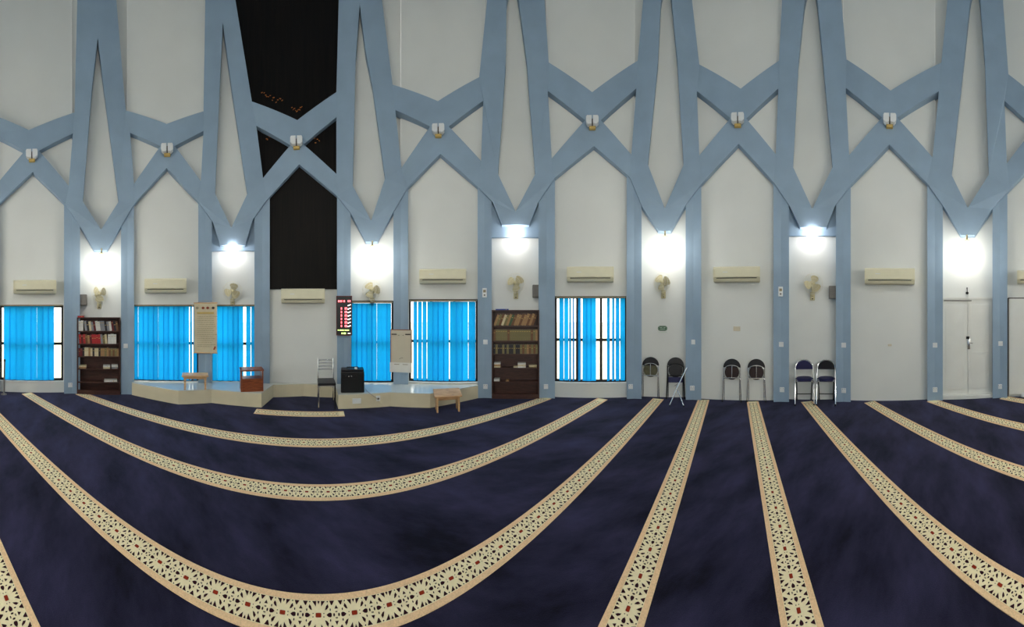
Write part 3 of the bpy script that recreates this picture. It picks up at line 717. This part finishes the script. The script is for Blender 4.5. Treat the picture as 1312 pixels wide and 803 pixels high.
# sockets on the riser
def onfront(x, y, a, b):
    # point where the pixel ray meets the riser front between floor points a and b
    d = pol(x, 1); e = b-a; r = (a.x*e.y-a.y*e.x)/(d.x*e.y-d.y*e.x); return pol(x, r, EYE+(HY-y)/F*r), math.atan2(e.y, e.x)
for x, y, w, lb in ((457, 513.5, .15, 'wide white double socket on the beige platform front'), (484.5, 510, .07, 'small white socket with a dark plug on the platform front')):
    p, rz = onfront(x, y, fl_[7], fl_[8])
    o = tag(empty('wall_socket', p, rz), lb, 'socket')
    mb = MB(); mb.box((0, -.006, 0), (w, .012, .09), 'switch_white', bev=.004); mb.build('plate', o)
    for q in ((-.035, .035) if w > .1 else (0,)):
        mb = MB(); mb.box((q, -.013, -.005), (.035, .008, .03), 'switch_white' if w > .1 else 'ink', bev=.002); mb.build('rocker' if w > .1 else 'plug', o)

# ------------------------------------------------------------------ bookcases and books
def bookmat(name, c): mat('book_'+name, srgb(*c), .6, var=.08, scale=25)
for nm, c in dict(red=(170, 42, 44), maroon=(98, 30, 34), white=(214, 212, 204), grey=(134, 136, 140), dark=(44, 42, 46), cream=(206, 192, 156), tan=(160, 124, 84), brown=(112, 78, 52), olive=(122, 112, 74), green=(70, 92, 62), blue=(52, 74, 160)).items(): bookmat(nm, c)
BOOKS = {}
def book(col, t, h, d, loc, rz, tilt, label, group, parentless=True, flat=False):
    key = (col, round(t, 4), round(h, 3), round(d, 2))
    if key not in BOOKS:
        mb = MB(); c = 'book_'+col; k = .003
        # spine at -y, boards on both sides, page block set back inside
        mb.add([(-t/2, -d/2, 0), (t/2, -d/2, 0), (t/2, d/2, 0), (t/2-k, d/2, 0), (t/2-k, -d/2+k, 0), (-t/2+k, -d/2+k, 0), (-t/2+k, d/2, 0), (-t/2, d/2, 0)] +
               [(-t/2, -d/2, h), (t/2, -d/2, h), (t/2, d/2, h), (t/2-k, d/2, h), (t/2-k, -d/2+k, h), (-t/2+k, -d/2+k, h), (-t/2+k, d/2, h), (-t/2, d/2, h)],
               [(i, (i+1) % 8, (i+1) % 8+8, i+8) for i in range(8)]+[(0, 1, 4, 5), (1, 2, 3, 4), (0, 5, 6, 7), (8, 9, 12, 13), (9, 10, 11, 12), (8, 13, 14, 15)], c)
        mb.box((0, .0, h/2), (t-2*k, d-.012, h-.01), 'paper_white')
        mb.box((0, -d/2-.0006, h*random.uniform(.55, .85)), (t*.6, .001, h*.05), 'paper_gold')
        o = mb.build('book'); BOOKS[key] = o.data
    else:
        o = bpy.data.objects.new('book', BOOKS[key]); C.objects.link(o)
    Rz = Matrix.Rotation(rz, 4, 'Z')
    o.matrix_world = Matrix.Translation(loc) @ Rz @ (Matrix.Rotation(R_(90), 4, 'Y') if flat else Matrix.Rotation(tilt, 4, 'Y'))
    return tag(o, label, 'book', group)
def bookcase(x0, x1, ytop, shelves, label):
    xm = (x0+x1)/2; dep = -.03; A, Bq = PZ(x0, 0, dep), PZ(x1, 0, dep); w = (Bq-A).length; base = (A+Bq)/2; rz = facing(xm); D = .19
    z = [zy(xm, y, dep) for y in shelves]; zt = zy(xm, ytop, dep)
    o = tag(empty('bookcase', base, rz), label, 'bookcase'); T = .022
    for s in (-1, 1): mb = MB(); mb.box((s*(w/2-T/2), D/2, zt/2), (T, D, zt), 'dark_wood'); mb.build('side_panel', o)
    mb = MB(); mb.box((0, D/2, zt-T/2), (w-2*T, D, T), 'dark_wood'); mb.build('top_panel', o)
    mb = MB(); mb.box((0, D-.005, zt/2), (w-2*T, .01, zt-2*T), 'dark_wood'); mb.build('back_panel', o)
    for q in z: mb = MB(); mb.box((0, D/2-.003, q-T/2), (w-2*T, D-.016, T), 'dark_wood'); mb.build('shelf', o)
    mb = MB(); mb.box((0, .012, .045), (w-2*T, .02, .09), 'dark_wood'); mb.build('plinth', o)
    return o, base, rz, w, z, zt, D
def row(bc, zi, seq, hgt, lean, shelfname, casename, x_start=0.0, x_end=1.0, plain=False):
    o, base, rz, w, z, zt, D = bc; ux = Vector((math.cos(rz), math.sin(rz), 0)); uy = Vector((-math.sin(rz), math.cos(rz), 0))
    inner = w-.056; n = len(seq); ln = lean; sn, cs = abs(math.sin(ln)), math.cos(ln)
    top = (z[zi-1] if zi else zt)-.022; clear = top-z[zi]-.008; h0 = clear*hgt
    S = sn*h0; step = (inner*(x_end-x_start)-S)/n; t = round(step*cs-.0012, 4)
    for k, col in enumerate(seq):
        h = h0*random.uniform(.9, 1.0) if not plain else h0
        h = min(h, (clear-sn*t)/cs)
        xx = -inner/2+inner*x_start+(S if ln < 0 else 0)+step*(k+.5)
        h = math.floor(h*100)/100
        loc = base + ux*xx + uy*(.09) + Vector((0, 0, z[zi]+.0005+sn*t/2))
        book(col, t, h, .135, loc, rz, ln, '%s book standing on the %s shelf of the %s' % (NAMES[col], shelfname, casename), '%s books on the %s shelf of the %s' % (NAMES[col], shelfname, casename))
NAMES = dict(red='bright red', maroon='maroon', white='white', grey='grey', dark='black', cream='cream', tan='tan', brown='brown', olive='olive', green='green', blue='blue')
def flatpile(bc, zi, u, cols, wd, th_, label, dep_=.1):
    o, base, rz, w, z, zt, D = bc; ux = Vector((math.cos(rz), math.sin(rz), 0)); uy = Vector((-math.sin(rz), math.cos(rz), 0)); zz = (z[zi] if zi is not None else zt)+.001
    for k, c in enumerate(cols):
        loc = base+ux*((u-.5)*(w-.056)) + uy*.085 + Vector((0, 0, zz+th_/2)); 
        # flat: thickness vertical
        book(c, th_, wd, .13, loc - ux*wd/2, rz, 0, label[k] if isinstance(label, list) else label, 'books lying flat in the bookcases', flat=True); zz += th_+.001
RB = 'bookcase with red books'; BB = 'bookcase with a blue folder on top'
bc1 = bookcase(98.5, 154, 406.5, [424, 440.5, 456.5, 472.5, 489.5], 'dark wooden bookcase with red and white books under a globe lamp')
row(bc1, 0, ['white', 'white'], .9, 0, 'top', RB, x_end=.12)
row(bc1, 0, ['grey', 'dark', 'cream', 'grey', 'maroon', 'white', 'white', 'grey', 'grey', 'dark', 'grey', 'white', 'maroon', 'dark', 'brown'], .86, -.14, 'top', RB, x_start=.13)
row(bc1, 1, ['red', 'maroon', 'red', 'brown', 'tan', 'maroon', 'red', 'red', 'red', 'red', 'grey', 'olive', 'cream'], .86, -.09, 'second', RB, x_end=.72)
row(bc1, 1, ['white', 'white', 'white'], .92, 0, 'second', RB, x_start=.73, x_end=.94)
row(bc1, 2, ['maroon', 'maroon', 'dark', 'cream', 'cream', 'tan', 'cream', 'dark', 'cream', 'cream', 'dark', 'tan', 'tan', 'olive', 'tan', 'brown', 'olive', 'brown', 'olive', 'tan'], .8, 0, 'third', RB)
flatpile(bc1, 3, .1, ['tan', 'cream'], .15, .028, ['tan book lying flat under a cream one in the red-book bookcase', 'cream book lying on a tan one in the red-book bookcase'])
flatpile(bc1, 3, .7, ['cream', 'white'], .14, .03, ['cream book lying flat under a white one in the red-book bookcase', 'white book lying on a cream one in the red-book bookcase'])
flatpile(bc1, 3, .9, ['grey', 'white'], .13, .035, ['grey book lying flat at the shelf end of the red-book bookcase', 'white book lying on a grey one in the red-book bookcase'])
flatpile(bc1, 4, .8, ['white'], .26, .035, 'long white book lying alone on the fifth shelf of the red-book bookcase')
flatpile(bc1, None, .06, ['red'], .13, .03, 'red book lying on top of the bookcase with red books')
bc2 = bookcase(630, 691, 397, [417.5, 436.5, 453.5, 471.3, 489], 'dark wooden bookcase with brown and olive books and a blue folder on top')
row(bc2, 0, ['tan', 'olive', 'brown', 'cream', 'olive', 'tan', 'green', 'brown', 'tan', 'tan', 'brown', 'tan', 'tan', 'brown', 'tan', 'brown'], .88, .36, 'top', BB)
row(bc2, 1, ['brown', 'olive', 'olive', 'olive', 'olive', 'olive', 'brown', 'olive', 'olive', 'olive', 'olive', 'olive', 'olive', 'olive', 'olive', 'olive', 'brown', 'olive', 'tan'], .84, 0, 'second', BB, plain=True)
row(bc2, 2, ['dark', 'olive', 'dark', 'dark', 'olive', 'dark', 'olive', 'dark', 'dark', 'olive', 'dark', 'dark', 'olive', 'brown', 'olive', 'tan', 'brown', 'olive', 'brown', 'olive'], .82, 0, 'third', BB, plain=True)
flatpile(bc2, 3, .09, ['cream', 'tan', 'white'], .12, .03, ['cream book at the bottom of a pile in the blue-folder bookcase', 'tan book in the middle of a pile in the blue-folder bookcase', 'white book topping a pile of three in the blue-folder bookcase'])
flatpile(bc2, 3, .5, ['cream'], .08, .02, 'thin cream book beside a white pile in the blue-folder bookcase')
flatpile(bc2, 3, .64, ['white', 'cream', 'white'], .15, .028, ['white book at the bottom of the pale pile in the blue-folder bookcase', 'cream book in the middle of the pale pile in the blue-folder bookcase', 'white book topping the pale pile in the blue-folder bookcase'])
flatpile(bc2, 3, .89, ['olive', 'cream'], .15, .02, ['olive book lying flat at the shelf end of the blue-folder bookcase', 'cream book lying on an olive one in the blue-folder bookcase'])
flatpile(bc2, 4, .08, ['white'], .11, .04, 'white book lying alone on the fifth shelf of the blue-folder bookcase')
flatpile(bc2, 4, .32, ['tan'], .06, .018, 'tiny tan notebook lying on the fifth shelf of the blue-folder bookcase')
flatpile(bc2, None, .2, ['blue'], .25, .02, 'blue folder lying on top of the bookcase')

# ------------------------------------------------------------------ hanging scroll
p, rz, w, h = WR(248.5, 388, 278, 452, -.05)
o = tag(empty('hanging_scroll', p, rz), 'cream paper scroll of printed text hanging on the blue pier', 'scroll')
mb = MB(); n = 12
vs = [((-.5+i)*w, -.006*math.sin(j*1.3)-.004*i, h*j/n) for j in range(n+1) for i in (0, 1)]
mb.add(vs+[(a, b+.003, c) for a, b, c in vs], [(2*j, 2*j+1, 2*j+3, 2*j+2) for j in range(n)]+[(2*j+26, 2*j+27, 2*j+29, 2*j+28) for j in range(n)], 'paper'); mb.build('sheet', o)
for zz, nm in ((0, 'bottom_rod'), (h, 'top_rod')): mb = MB(); mb.tube([(-w/2-.01, -.002, zz), (w/2+.01, -.002, zz)], .01, 'pale_wood', 8); mb.build(nm, o)
mb = MB(); mb.tube([(-w*.4, 0, h), (0, .04, h+.06), (w*.4, 0, h)], .003, 'cord_grey', 5); mb.build('cord', o)
mb = MB(); mb.box((0, -.013, h*.8), (w*.74, .002, .035), 'paper_gold'); mb.build('title_band', o)
for fx, mn in ((-.36, 'ink_soft'), (-.1, 'ink_red'), (.1, 'ink_red'), (.34, 'ink')):
    mb = MB(); mb.prism([(fx*w+.03*math.cos(2*math.pi*i/10), h*.9+.026*math.sin(2*math.pi*i/10)) for i in range(10)], -.014, -.012, mn); mb.build('emblem', o)
mb = MB()
for k in range(16):
    zz = h*(.73-.04*k); ln = random.uniform(.62, .8)*w
    q = -w*.36
    while q < -w*.36+ln:
        e = random.uniform(.015, .05); mb.box((q+e/2, -.0135, zz), (e, .0015, .007), 'ink_soft'); q += e+.01
q_ = mb.build('printed_text', o); q_['kind'] = 'stuff'
mb = MB(); mb.box((w*.4, -.014, h*.1), (.03, .002, .07), 'ink_red', Matrix.Rotation(.4, 3, 'Y')); mb.build('seal', o)

# ------------------------------------------------------------------ whiteboard on the pier
p, rz, w, h = WR(500, 422, 527.8, 465.5, -.06)
o = tag(empty('whiteboard', p, rz), 'small grey whiteboard with a paper sheet clipped below, on the pier', 'whiteboard')
mb = MB(); mb.box((0, 0, h/2), (w-.02, .015, h-.02), 'board_grey'); mb.build('board', o)
mb = MB(); framebars(mb, w, h, .014, .024, 'brown_wood'); mb.build('frame', o)
for s in (-1, 1): mb = MB(); mb.box((s*w*.32, -.014, h*.86), (w*.24, .012, .022), 'ink', bev=.003); mb.build('clip', o)
for s in (-1, 1): mb = MB(); mb.box((s*w*.1, -.01, h*.83), (.012, .008, .014), 'ink'); mb.build('magnet', o)
mb = MB(); mb.tube([(-.03, -.009, h*.13), (-.01, -.009, h*.16), (.04, -.009, h*.17)], .003, 'ink', 4); mb.build('scribble', o)
mb = MB(); mb.box((-.005, -.012, -.075), (w*1.02, .004, .19), 'paper_white', Matrix.Rotation(.03, 3, 'X')); sh = mb.build('paper_sheet', o)
for s in (-1, 1): mb = MB(); mb.box((s*w*.2, -.016, -.015), (w*.24, .005, .01), 'ink_soft'); mb.build('printed_heading', sh)
mb = MB(); mb.box((0, .03, h*.5), (.06, .05, h*.6), 'dark_metal'); mb.build('mount', o)

# ------------------------------------------------------------------ LED prayer-time board
p, rz, w, h = WR(431, 379, 451, 429.5, -.03)
o = tag(empty('number_board', p, rz), 'tall black electronic board with glowing red rows on the blue pier', 'display board')
mb = MB(); mb.box((0, -.005, h/2), (w, .05, h), 'black_plastic', bev=.006); mb.build('housing', o)
mb = MB(); framebars(mb, w, h, .012, .062, 'book_maroon'); mb.build('frame', o)
def rowmarks(mb, zc, spans, hh, mn):
    for u0, u1 in spans: mb.box(((u0+u1)/2*w-w/2, -.0315, zc*h), ((u1-u0)*w, .003, hh*h), mn)
mb = MB(); rowmarks(mb, .865, ((.12, .2), (.24, .3), (.33, .38), (.46, .56), (.74, .8), (.85, .91)), .05, 'led_red')
for k in range(6):
    z_ = .68-.088*k; rowmarks(mb, z_, ((.3, .37), (.55, .61), (.64, .7)), .055, 'led_red')
    rowmarks(mb, z_+.02, ((.31, .36), (.56, .69)), .012, 'led_red')
q_ = mb.build('red_digits', o); q_['kind'] = 'stuff'
mb = MB()
for k in range(7):
    z_ = .765-.088*k; mb.box((.84*w-w/2, -.0315, z_*h), (.2*w, .003, .022*h), 'led_white', Matrix.Rotation(-.35, 3, 'Y')); mb.box((.78*w-w/2, -.0315, (z_-.014)*h), (.08*w, .003, .014*h), 'led_white')
q_ = mb.build('row_captions', o); q_['kind'] = 'stuff'
mb = MB(); rowmarks(mb, .135, ((.1, .16), (.2, .5), (.54, .82)), .028, 'led_green'); rowmarks(mb, .055, ((.34, .42), (.46, .62)), .04, 'led_green'); rowmarks(mb, .055, ((.74, .92),), .014, 'led_white')
q_ = mb.build('message_line', o); q_['kind'] = 'stuff'

# ------------------------------------------------------------------ furniture on the platform
p = G(322, 501.6, ZP)
o = tag(empty('book_stand', p+pol(322, .12), faceout(322)+.12), 'small brown wooden lectern box with an open slot, on the platform', 'lectern')
w, h, D = .4, .385, .26
for s in (-1, 1): mb = MB(); mb.box((s*(w/2-.012), 0, h/2), (.024, D, h), 'brown_wood', bev=.003); mb.build('side_panel', o)
mb = MB(); mb.box((0, 0, h-.012), (w+.02, D+.02, .024), 'brown_wood', bev=.003); mb.build('top_panel', o)
mb = MB(); mb.box((0, 0, h*.56), (w-.05, D-.02, .02), 'brown_wood'); mb.build('shelf', o)
mb = MB(); mb.box((0, -D/2+.012, h*.34), (w-.05, .018, h*.42), 'brown_wood'); mb.build('front_panel', o)
mb = MB(); mb.box((0, -D/2+.01, h*.07), (w-.05, .02, h*.13), 'brown_wood'); mb.build('kick_board', o)
mb = MB(); mb.box((0, D/2-.01, h*.28), (w-.05, .012, h*.54), 'brown_wood'); mb.build('back_panel', o)
p = G(250, 499.5, ZP)
o = tag(empty('low_table', p+pol(250, .1), faceout(250)), 'low pale wooden table standing on the platform below the scroll', 'table')
mb = MB(); mb.box((0, 0, .25), (.48, .25, .03), 'pale_wood', bev=.005); mb.build('tabletop', o)
mb = MB(); mb.box((0, 0, .215), (.42, .19, .04), 'pale_wood'); mb.build('apron', o)
for sx in (-1, 1):
    for sy in (-1, 1): mb = MB(); mb.box((sx*.185, sy*.085, .118), (.032, .032, .235), 'pale_wood'); mb.build('leg', o)
# black amplifier
p = G(451.5, 503.2, ZP)
o = tag(empty('amplifier', p+pol(451, .14), faceout(451)+.03), 'black portable amplifier box with knobs standing on the platform corner', 'amplifier')
w, h, D = .41, .36, .27
mb = MB(); mb.box((0, 0, h/2), (w, D, h), 'black_plastic', bev=.012); mb.build('cabinet', o)
mb = MB(); mb.box((0, .02, h+.016), (w*.98, D*.8, .032), 'black_vinyl', bev=.01); mb.build('lid', o)
mb = MB(); mb.box((0, -D/2-.004, h*.36), (w*.9, .01, h*.62), 'black_grille', bev=.003); mb.build('grille', o)
mb = MB(); mb.box((0, -D/2-.004, h*.8), (w*.9, .01, h*.22), 'black_plastic'); mb.build('control_panel', o)
for k in range(5): mb = MB(); mb.lathe([(.014, 0), (.012, .014), (.003, .015)], 'chrome' if k in (1, 2) else 'dark_metal', 12, Matrix.Translation((-.11+k*.045, -D/2-.009, h*.8)) @ Matrix.Rotation(R_(90), 4, 'X')); mb.build('knob', o)
mb = MB(); mb.tube([(-.1, 0, h+.03), (-.1, 0, h+.06), (.1, 0, h+.06), (.1, 0, h+.03)], .009, 'black_plastic', 8); mb.build('handle', o, True)
mb = MB(); mb.box((.06, -.05, h+.048), (.05, .05, .03), 'switch_white', bev=.006)
o2 = mb.build('white_adapter'); o2.parent = None; o2.matrix_world = Matrix.Translation(o.location) @ Matrix.Rotation(o.rotation_euler.z, 4, 'Z')
tag(o2, 'small white adapter lying on top of the black amplifier', 'adapter')
# cord from amplifier to the socket
pa = G(468, 500, ZP); pe, _ = onfront(484.5, 510.5, fl_[7], fl_[8]); inn = pol(476, .03)
mid, _ = onfront(473, 505, fl_[7], fl_[8]); mid2, _ = onfront(479, 507, fl_[7], fl_[8])
pts = [pa+Vector((0, 0, .03)), (pa+mid)/2+Vector((0, 0, .02)), Vector((mid.x, mid.y, ZP+.02))-inn, mid2-inn*1.3, pe-inn*1.0]
cu = bpy.data.curves.new('power_cord', 'CURVE'); cu.dimensions = '3D'; sp = cu.splines.new('NURBS'); sp.points.add(len(pts)-1)
for q, v in zip(sp.points, pts): q.co = (*v, 1)
sp.use_endpoint_u = True; sp.order_u = 3; cu.bevel_depth = .006; cu.materials.append(M['cord_grey'])
tmp = bpy.data.objects.new('tmp', cu); C.objects.link(tmp); dg = bpy.context.evaluated_depsgraph_get()
me = bpy.data.meshes.new_from_object(tmp.evaluated_get(dg)); bpy.data.objects.remove(tmp)
oc = bpy.data.objects.new('power_cord', me); C.objects.link(oc); tag(oc, 'thin grey power cord running from the amplifier to the platform socket', 'cord')

# wooden bench in front of the platform
p = (G(559, 525)+G(587, 522.5))/2
o = tag(empty("wooden_bench", p-pol(571, .05), faceout(571)+.16), 'pale wooden step bench on the carpet in front of the platform', 'bench')
mb = MB(); mb.box((0, 0, .29), (.46, .25, .025), 'pale_wood', Matrix.Rotation(.26, 3, 'X'), bev=.004); mb.build('seat', o)
for s in (-1, 1):
    mb = MB(); mb.prism([(-.11, 0), (-.035, 0), (-.02, .05), (.02, .05), (.035, 0), (.11, 0), (.1, .3), (-.1, .25)], -.0125, .0125, 'pale_wood', Matrix.Translation((s*.18, 0, 0)) @ Matrix.Rotation(R_(90), 4, 'Z')); mb.build('end_panel', o)
mb = MB(); mb.box((0, .02, .2), (.34, .02, .07), 'pale_wood'); mb.build('stretcher', o)

# ------------------------------------------------------------------ chairs
def arc_pts(w, z0, z1, n=10):
    return [(w*math.cos(math.pi*i/n), z0+(z1-z0)*math.sin(math.pi*i/n)) for i in range(n+1)]
def open_chair(loc, rz, padm, label):
    o = tag(empty('folding_chair', loc, rz), label, 'chair', 'open folding chairs'); w = .165
    for s in (-1, 1):
        mb = MB(); mb.tube([(s*(w+.004), -.15, .02), (s*(w+.003), -.08, .28), (s*w, .04, .5), (s*w, .08, .62)], .011, 'chrome', 8); mb.build('front_leg', o, True)
        mb = MB(); mb.tube([(s*(w-.03), .15, .02), (s*(w-.03), .04, .25), (s*(w-.025), -.07, .42)], .011, 'dark_metal', 8); mb.build('rear_leg', o, True)
        for yy, xx in ((-.15, w+.004), (.15, w-.03)): mb = MB(); mb.lathe([(.014, 0), (.015, .025), (.012, .03)], 'black_plastic', 10, Matrix.Translation((s*xx, yy, 0))); mb.build('foot_cap', o)
    mb = MB(); mb.tube([(a, .08+(b-.62)*.3, b) for a, b in arc_pts(w, .62, .765)], .011, 'chrome', 8); mb.build('back_frame', o, True)
    mb = MB(); mb.prism(arc_pts(w*.97, .595, .755, 14), .075, .107, padm); mb.build('backrest', o)
    mb = MB(); bmv = bmesh.new(); bmesh.ops.create_cone(bmv, cap_ends=True, segments=24, radius1=.16, radius2=.16, depth=.045); bmesh.ops.bevel(bmv, geom=[e for e in bmv.edges if abs(e.verts[0].co.z-e.verts[1].co.z) < .001], offset=.016, segments=2, affect='EDGES')
    mb.bm(bmv, 'navy_vinyl', Matrix.Translation((0, -.02, .445)) @ Matrix.Diagonal((.95, .8, 1, 1))); mb.build('seat', o, True)
    mb = MB(); mb.tube([(-w+.02, -.1, .415), (w-.02, -.1, .415)], .009, 'chrome', 8); mb.tube([(-w+.02, .06, .415), (w-.02, .06, .415)], .009, 'chrome', 8); mb.box((0, -.035, .418), (.24, .2, .008), 'chrome'); mb.build('seat_frame', o)
    mb = MB(); mb.tube([(-w+.03, .105, .13), (w-.03, .105, .13)], .008, 'dark_metal', 6); mb.build('stretcher', o)
    return o
def folded_chair(loc, rz, discm, strut, label, frame='chrome', lean=-.09):
    o = tag(empty('folded_chair', loc, rz), label, 'chair', 'folded chairs against the wall'); w = .155
    Mx = Matrix.Rotation(lean, 4, 'X'); tr = lambda p: tuple(Mx @ Vector(p))
    for s in (-1, 1):
        mb = MB(); mb.tube([tr((s*(w+.018), 0, .01)), tr((s*w, 0, .45)), tr((s*w, 0, .62))], .011, frame, 8); mb.build('leg', o, True)
        mb = MB(); mb.tube([tr((s*(w-.012), .03, .03)), tr((s*(w-.012), .03, .47))], .009, frame, 6); mb.build('rear_leg', o, True)
        mb = MB(); mb.lathe([(.015, 0), (.015, .03), (.012, .034)], 'black_plastic', 10, Matrix.Translation((s*(w+.018), 0, 0))); mb.build('foot_cap', o)
    mb = MB(); mb.prism(arc_pts(w+.008, .625, .785, 14), -.008, .028, 'black_vinyl', Mx); mb.build('backrest', o)
    mb = MB(); mb.tube([tr((a, -.012, b)) for a, b in arc_pts(w*.86, .6, .665)], .01, frame, 8); mb.build('back_frame', o, True)
    mb = MB(); mb.lathe([(.13, -.012), (.135, 0), (.13, .014)], discm, 28, Mx @ Matrix.Translation((0, .012, .535)) @ Matrix.Rotation(R_(90), 4, 'X')); mb.build('seat', o)
    mb = MB(); mb.tube([tr((-w, -.014, .41)), tr((-w*.9, -.016, .435)), tr((w*.9, -.016, .435)), tr((w, -.014, .41))], .011, frame, 8); mb.build('crossbar', o, True)
    if strut: mb = MB(); mb.tube([tr((0, -.014, .435)), tr((0, -.014, .655))], .008, frame, 8); mb.build('strut', o, True)
    return o
for x, y, rz, pm, lb in ((1030.5, 519.5, .03, 'navy_vinyl', 'open folding chair with a navy back pad, next to the thermostat pier'), (1058.5, 519.5, -.03, 'black_vinyl', 'open folding chair with a black back pad, below the wall speaker')):
    open_chair(G(x, y)+pol(x, .15), faceout(x)+rz, pm, lb)
def lean_at(x, dep, rz, *a, **k): return folded_chair(PZ(x, 0, dep-.105), facing(x)+rz, *a, **k)
lean_at(833, DN, -.03, 'olive_board', True, 'folded chair with an olive seat underside leaning on the white wall')
lean_at(865.5, DN, 0, 'black_vinyl', False, 'folded chair with black frame and black round seat behind a chrome stand', frame='dark_metal')
lean_at(937.5, DW, .02, 'brown_board', True, 'folded chair with brown seat underside, next to the pier with crossed stand')
lean_at(969, DW, -.02, 'brown_board', True, 'folded chair with brown seat underside, next to the thermostat pier')
# navy seat pad of the black framed chair
for o in bpy.data.objects:
    if o.name.startswith('folded_chair') and 'black round seat' in o.get('label', ''):
        mb = MB(); mb.box((0, -.02, .37), (.27, .03, .1), 'navy_vinyl', Matrix.Rotation(-.09, 3, 'X'), bev=.008); mb.build('seat_pad', o)
# crossed chrome stand in front of it
c0, c1 = G(858, 520), G(875.5, 521.5); base = (c0+c1)/2; dirx = (c1-c0).normalized(); rr = base.length
o = tag(empty('crossed_stand', base, math.atan2(dirx.y, dirx.x)), 'crossed folding chrome legs standing in front of a black framed chair', 'stand')
hw = (c1-c0).length/2; k_ = base.normalized()
inw = .16
tp1 = (.155, inw, EYE-(470-HY)/F*(rr+inw)); tp2 = (-.06, inw*.6, EYE-(495-HY)/F*(rr+inw*.6))
mb = MB(); mb.tube([(-hw, 0, .01), (0, inw*.45, tp1[2]*.48), tp1], .01, 'chrome', 8); mb.build('leg', o, True)
mb = MB(); mb.tube([(hw, .03, .01), (.02, inw*.42+.025, tp2[2]*.66), tp2], .01, 'chrome', 8); mb.build('leg', o, True)
mb = MB(); mb.tube([tp2, (tp2[0]+.04, tp2[1]+.1, tp2[2]+.02)], .008, 'chrome', 6); mb.build('hinge_arm', o, True)
for q in ((-hw, 0, 0), (hw, .03, 0)): mb = MB(); mb.lathe([(.013, 0), (.013, .02), (.01, .024)], 'black_plastic', 8, Matrix.Translation(q)); mb.build('foot_cap', o)

# chrome slatted chair in the mihrab niche
p = G(418, 524.5)
o = tag(empty('slatted_chair', p+pol(418, .2), faceout(418)+.06), 'chrome chair with slatted metal back and dark seat before the mihrab', 'chair')
w = .14
for s in (-1, 1):
    mb = MB(); mb.tube([(s*w, -.19, 0), (s*w, -.17, .42)], .012, 'chrome' if s < 0 else 'dark_metal', 8); mb.build('front_leg', o, True)
    mb = MB(); mb.tube([(s*w, .2, 0), (s*w, .16, .4), (s*w, .2, .62), (s*w, .23, .8)], .012, 'chrome', 8); mb.build('back_post', o, True)
for k in range(4):
    zz = .6+.055*k; mb = MB(); mb.tube([(-w-.012, .195+.03*k/3, zz), (-w*.4, .225+.03*k/3, zz), (w*.4, .225+.03*k/3, zz), (w+.012, .195+.03*k/3, zz)], .01, 'chrome', 8); mb.build('back_slat', o, True)
mb = MB(); mb.box((0, -.005, .42), (.31, .38, .045), 'black_vinyl', bev=.014); mb.build('seat', o)
mb = MB(); mb.tube([(-w, -.17, .385), (w, -.17, .385), (w, .16, .385), (-w, .16, .385)], .01, 'chrome', 8, closed=True); mb.build('seat_frame', o)

# slim pole by the first window
p = PZ(5, 0, -.09)
o = tag(empty('slim_pole', p, facing(5)), 'slim grey pole with black tip leaning by the first window', 'pole')
zt = zy(5, 460, 0)
mb = MB(); mb.tube([(0, 0, .01), (0, .1, zt-.05)], .016, 'speaker_grey', 8); mb.build('shaft', o, True)
mb = MB(); mb.tube([(0, .1, zt-.05), (0, .105, zt-.02), (0, .107, zt)], [.02, .022, .012], 'black_plastic', 8); mb.build('tip', o, True)
mb = MB(); mb.lathe([(.06, 0), (.06, .012), (.02, .02)], 'speaker_grey', 14); mb.build('foot', o)
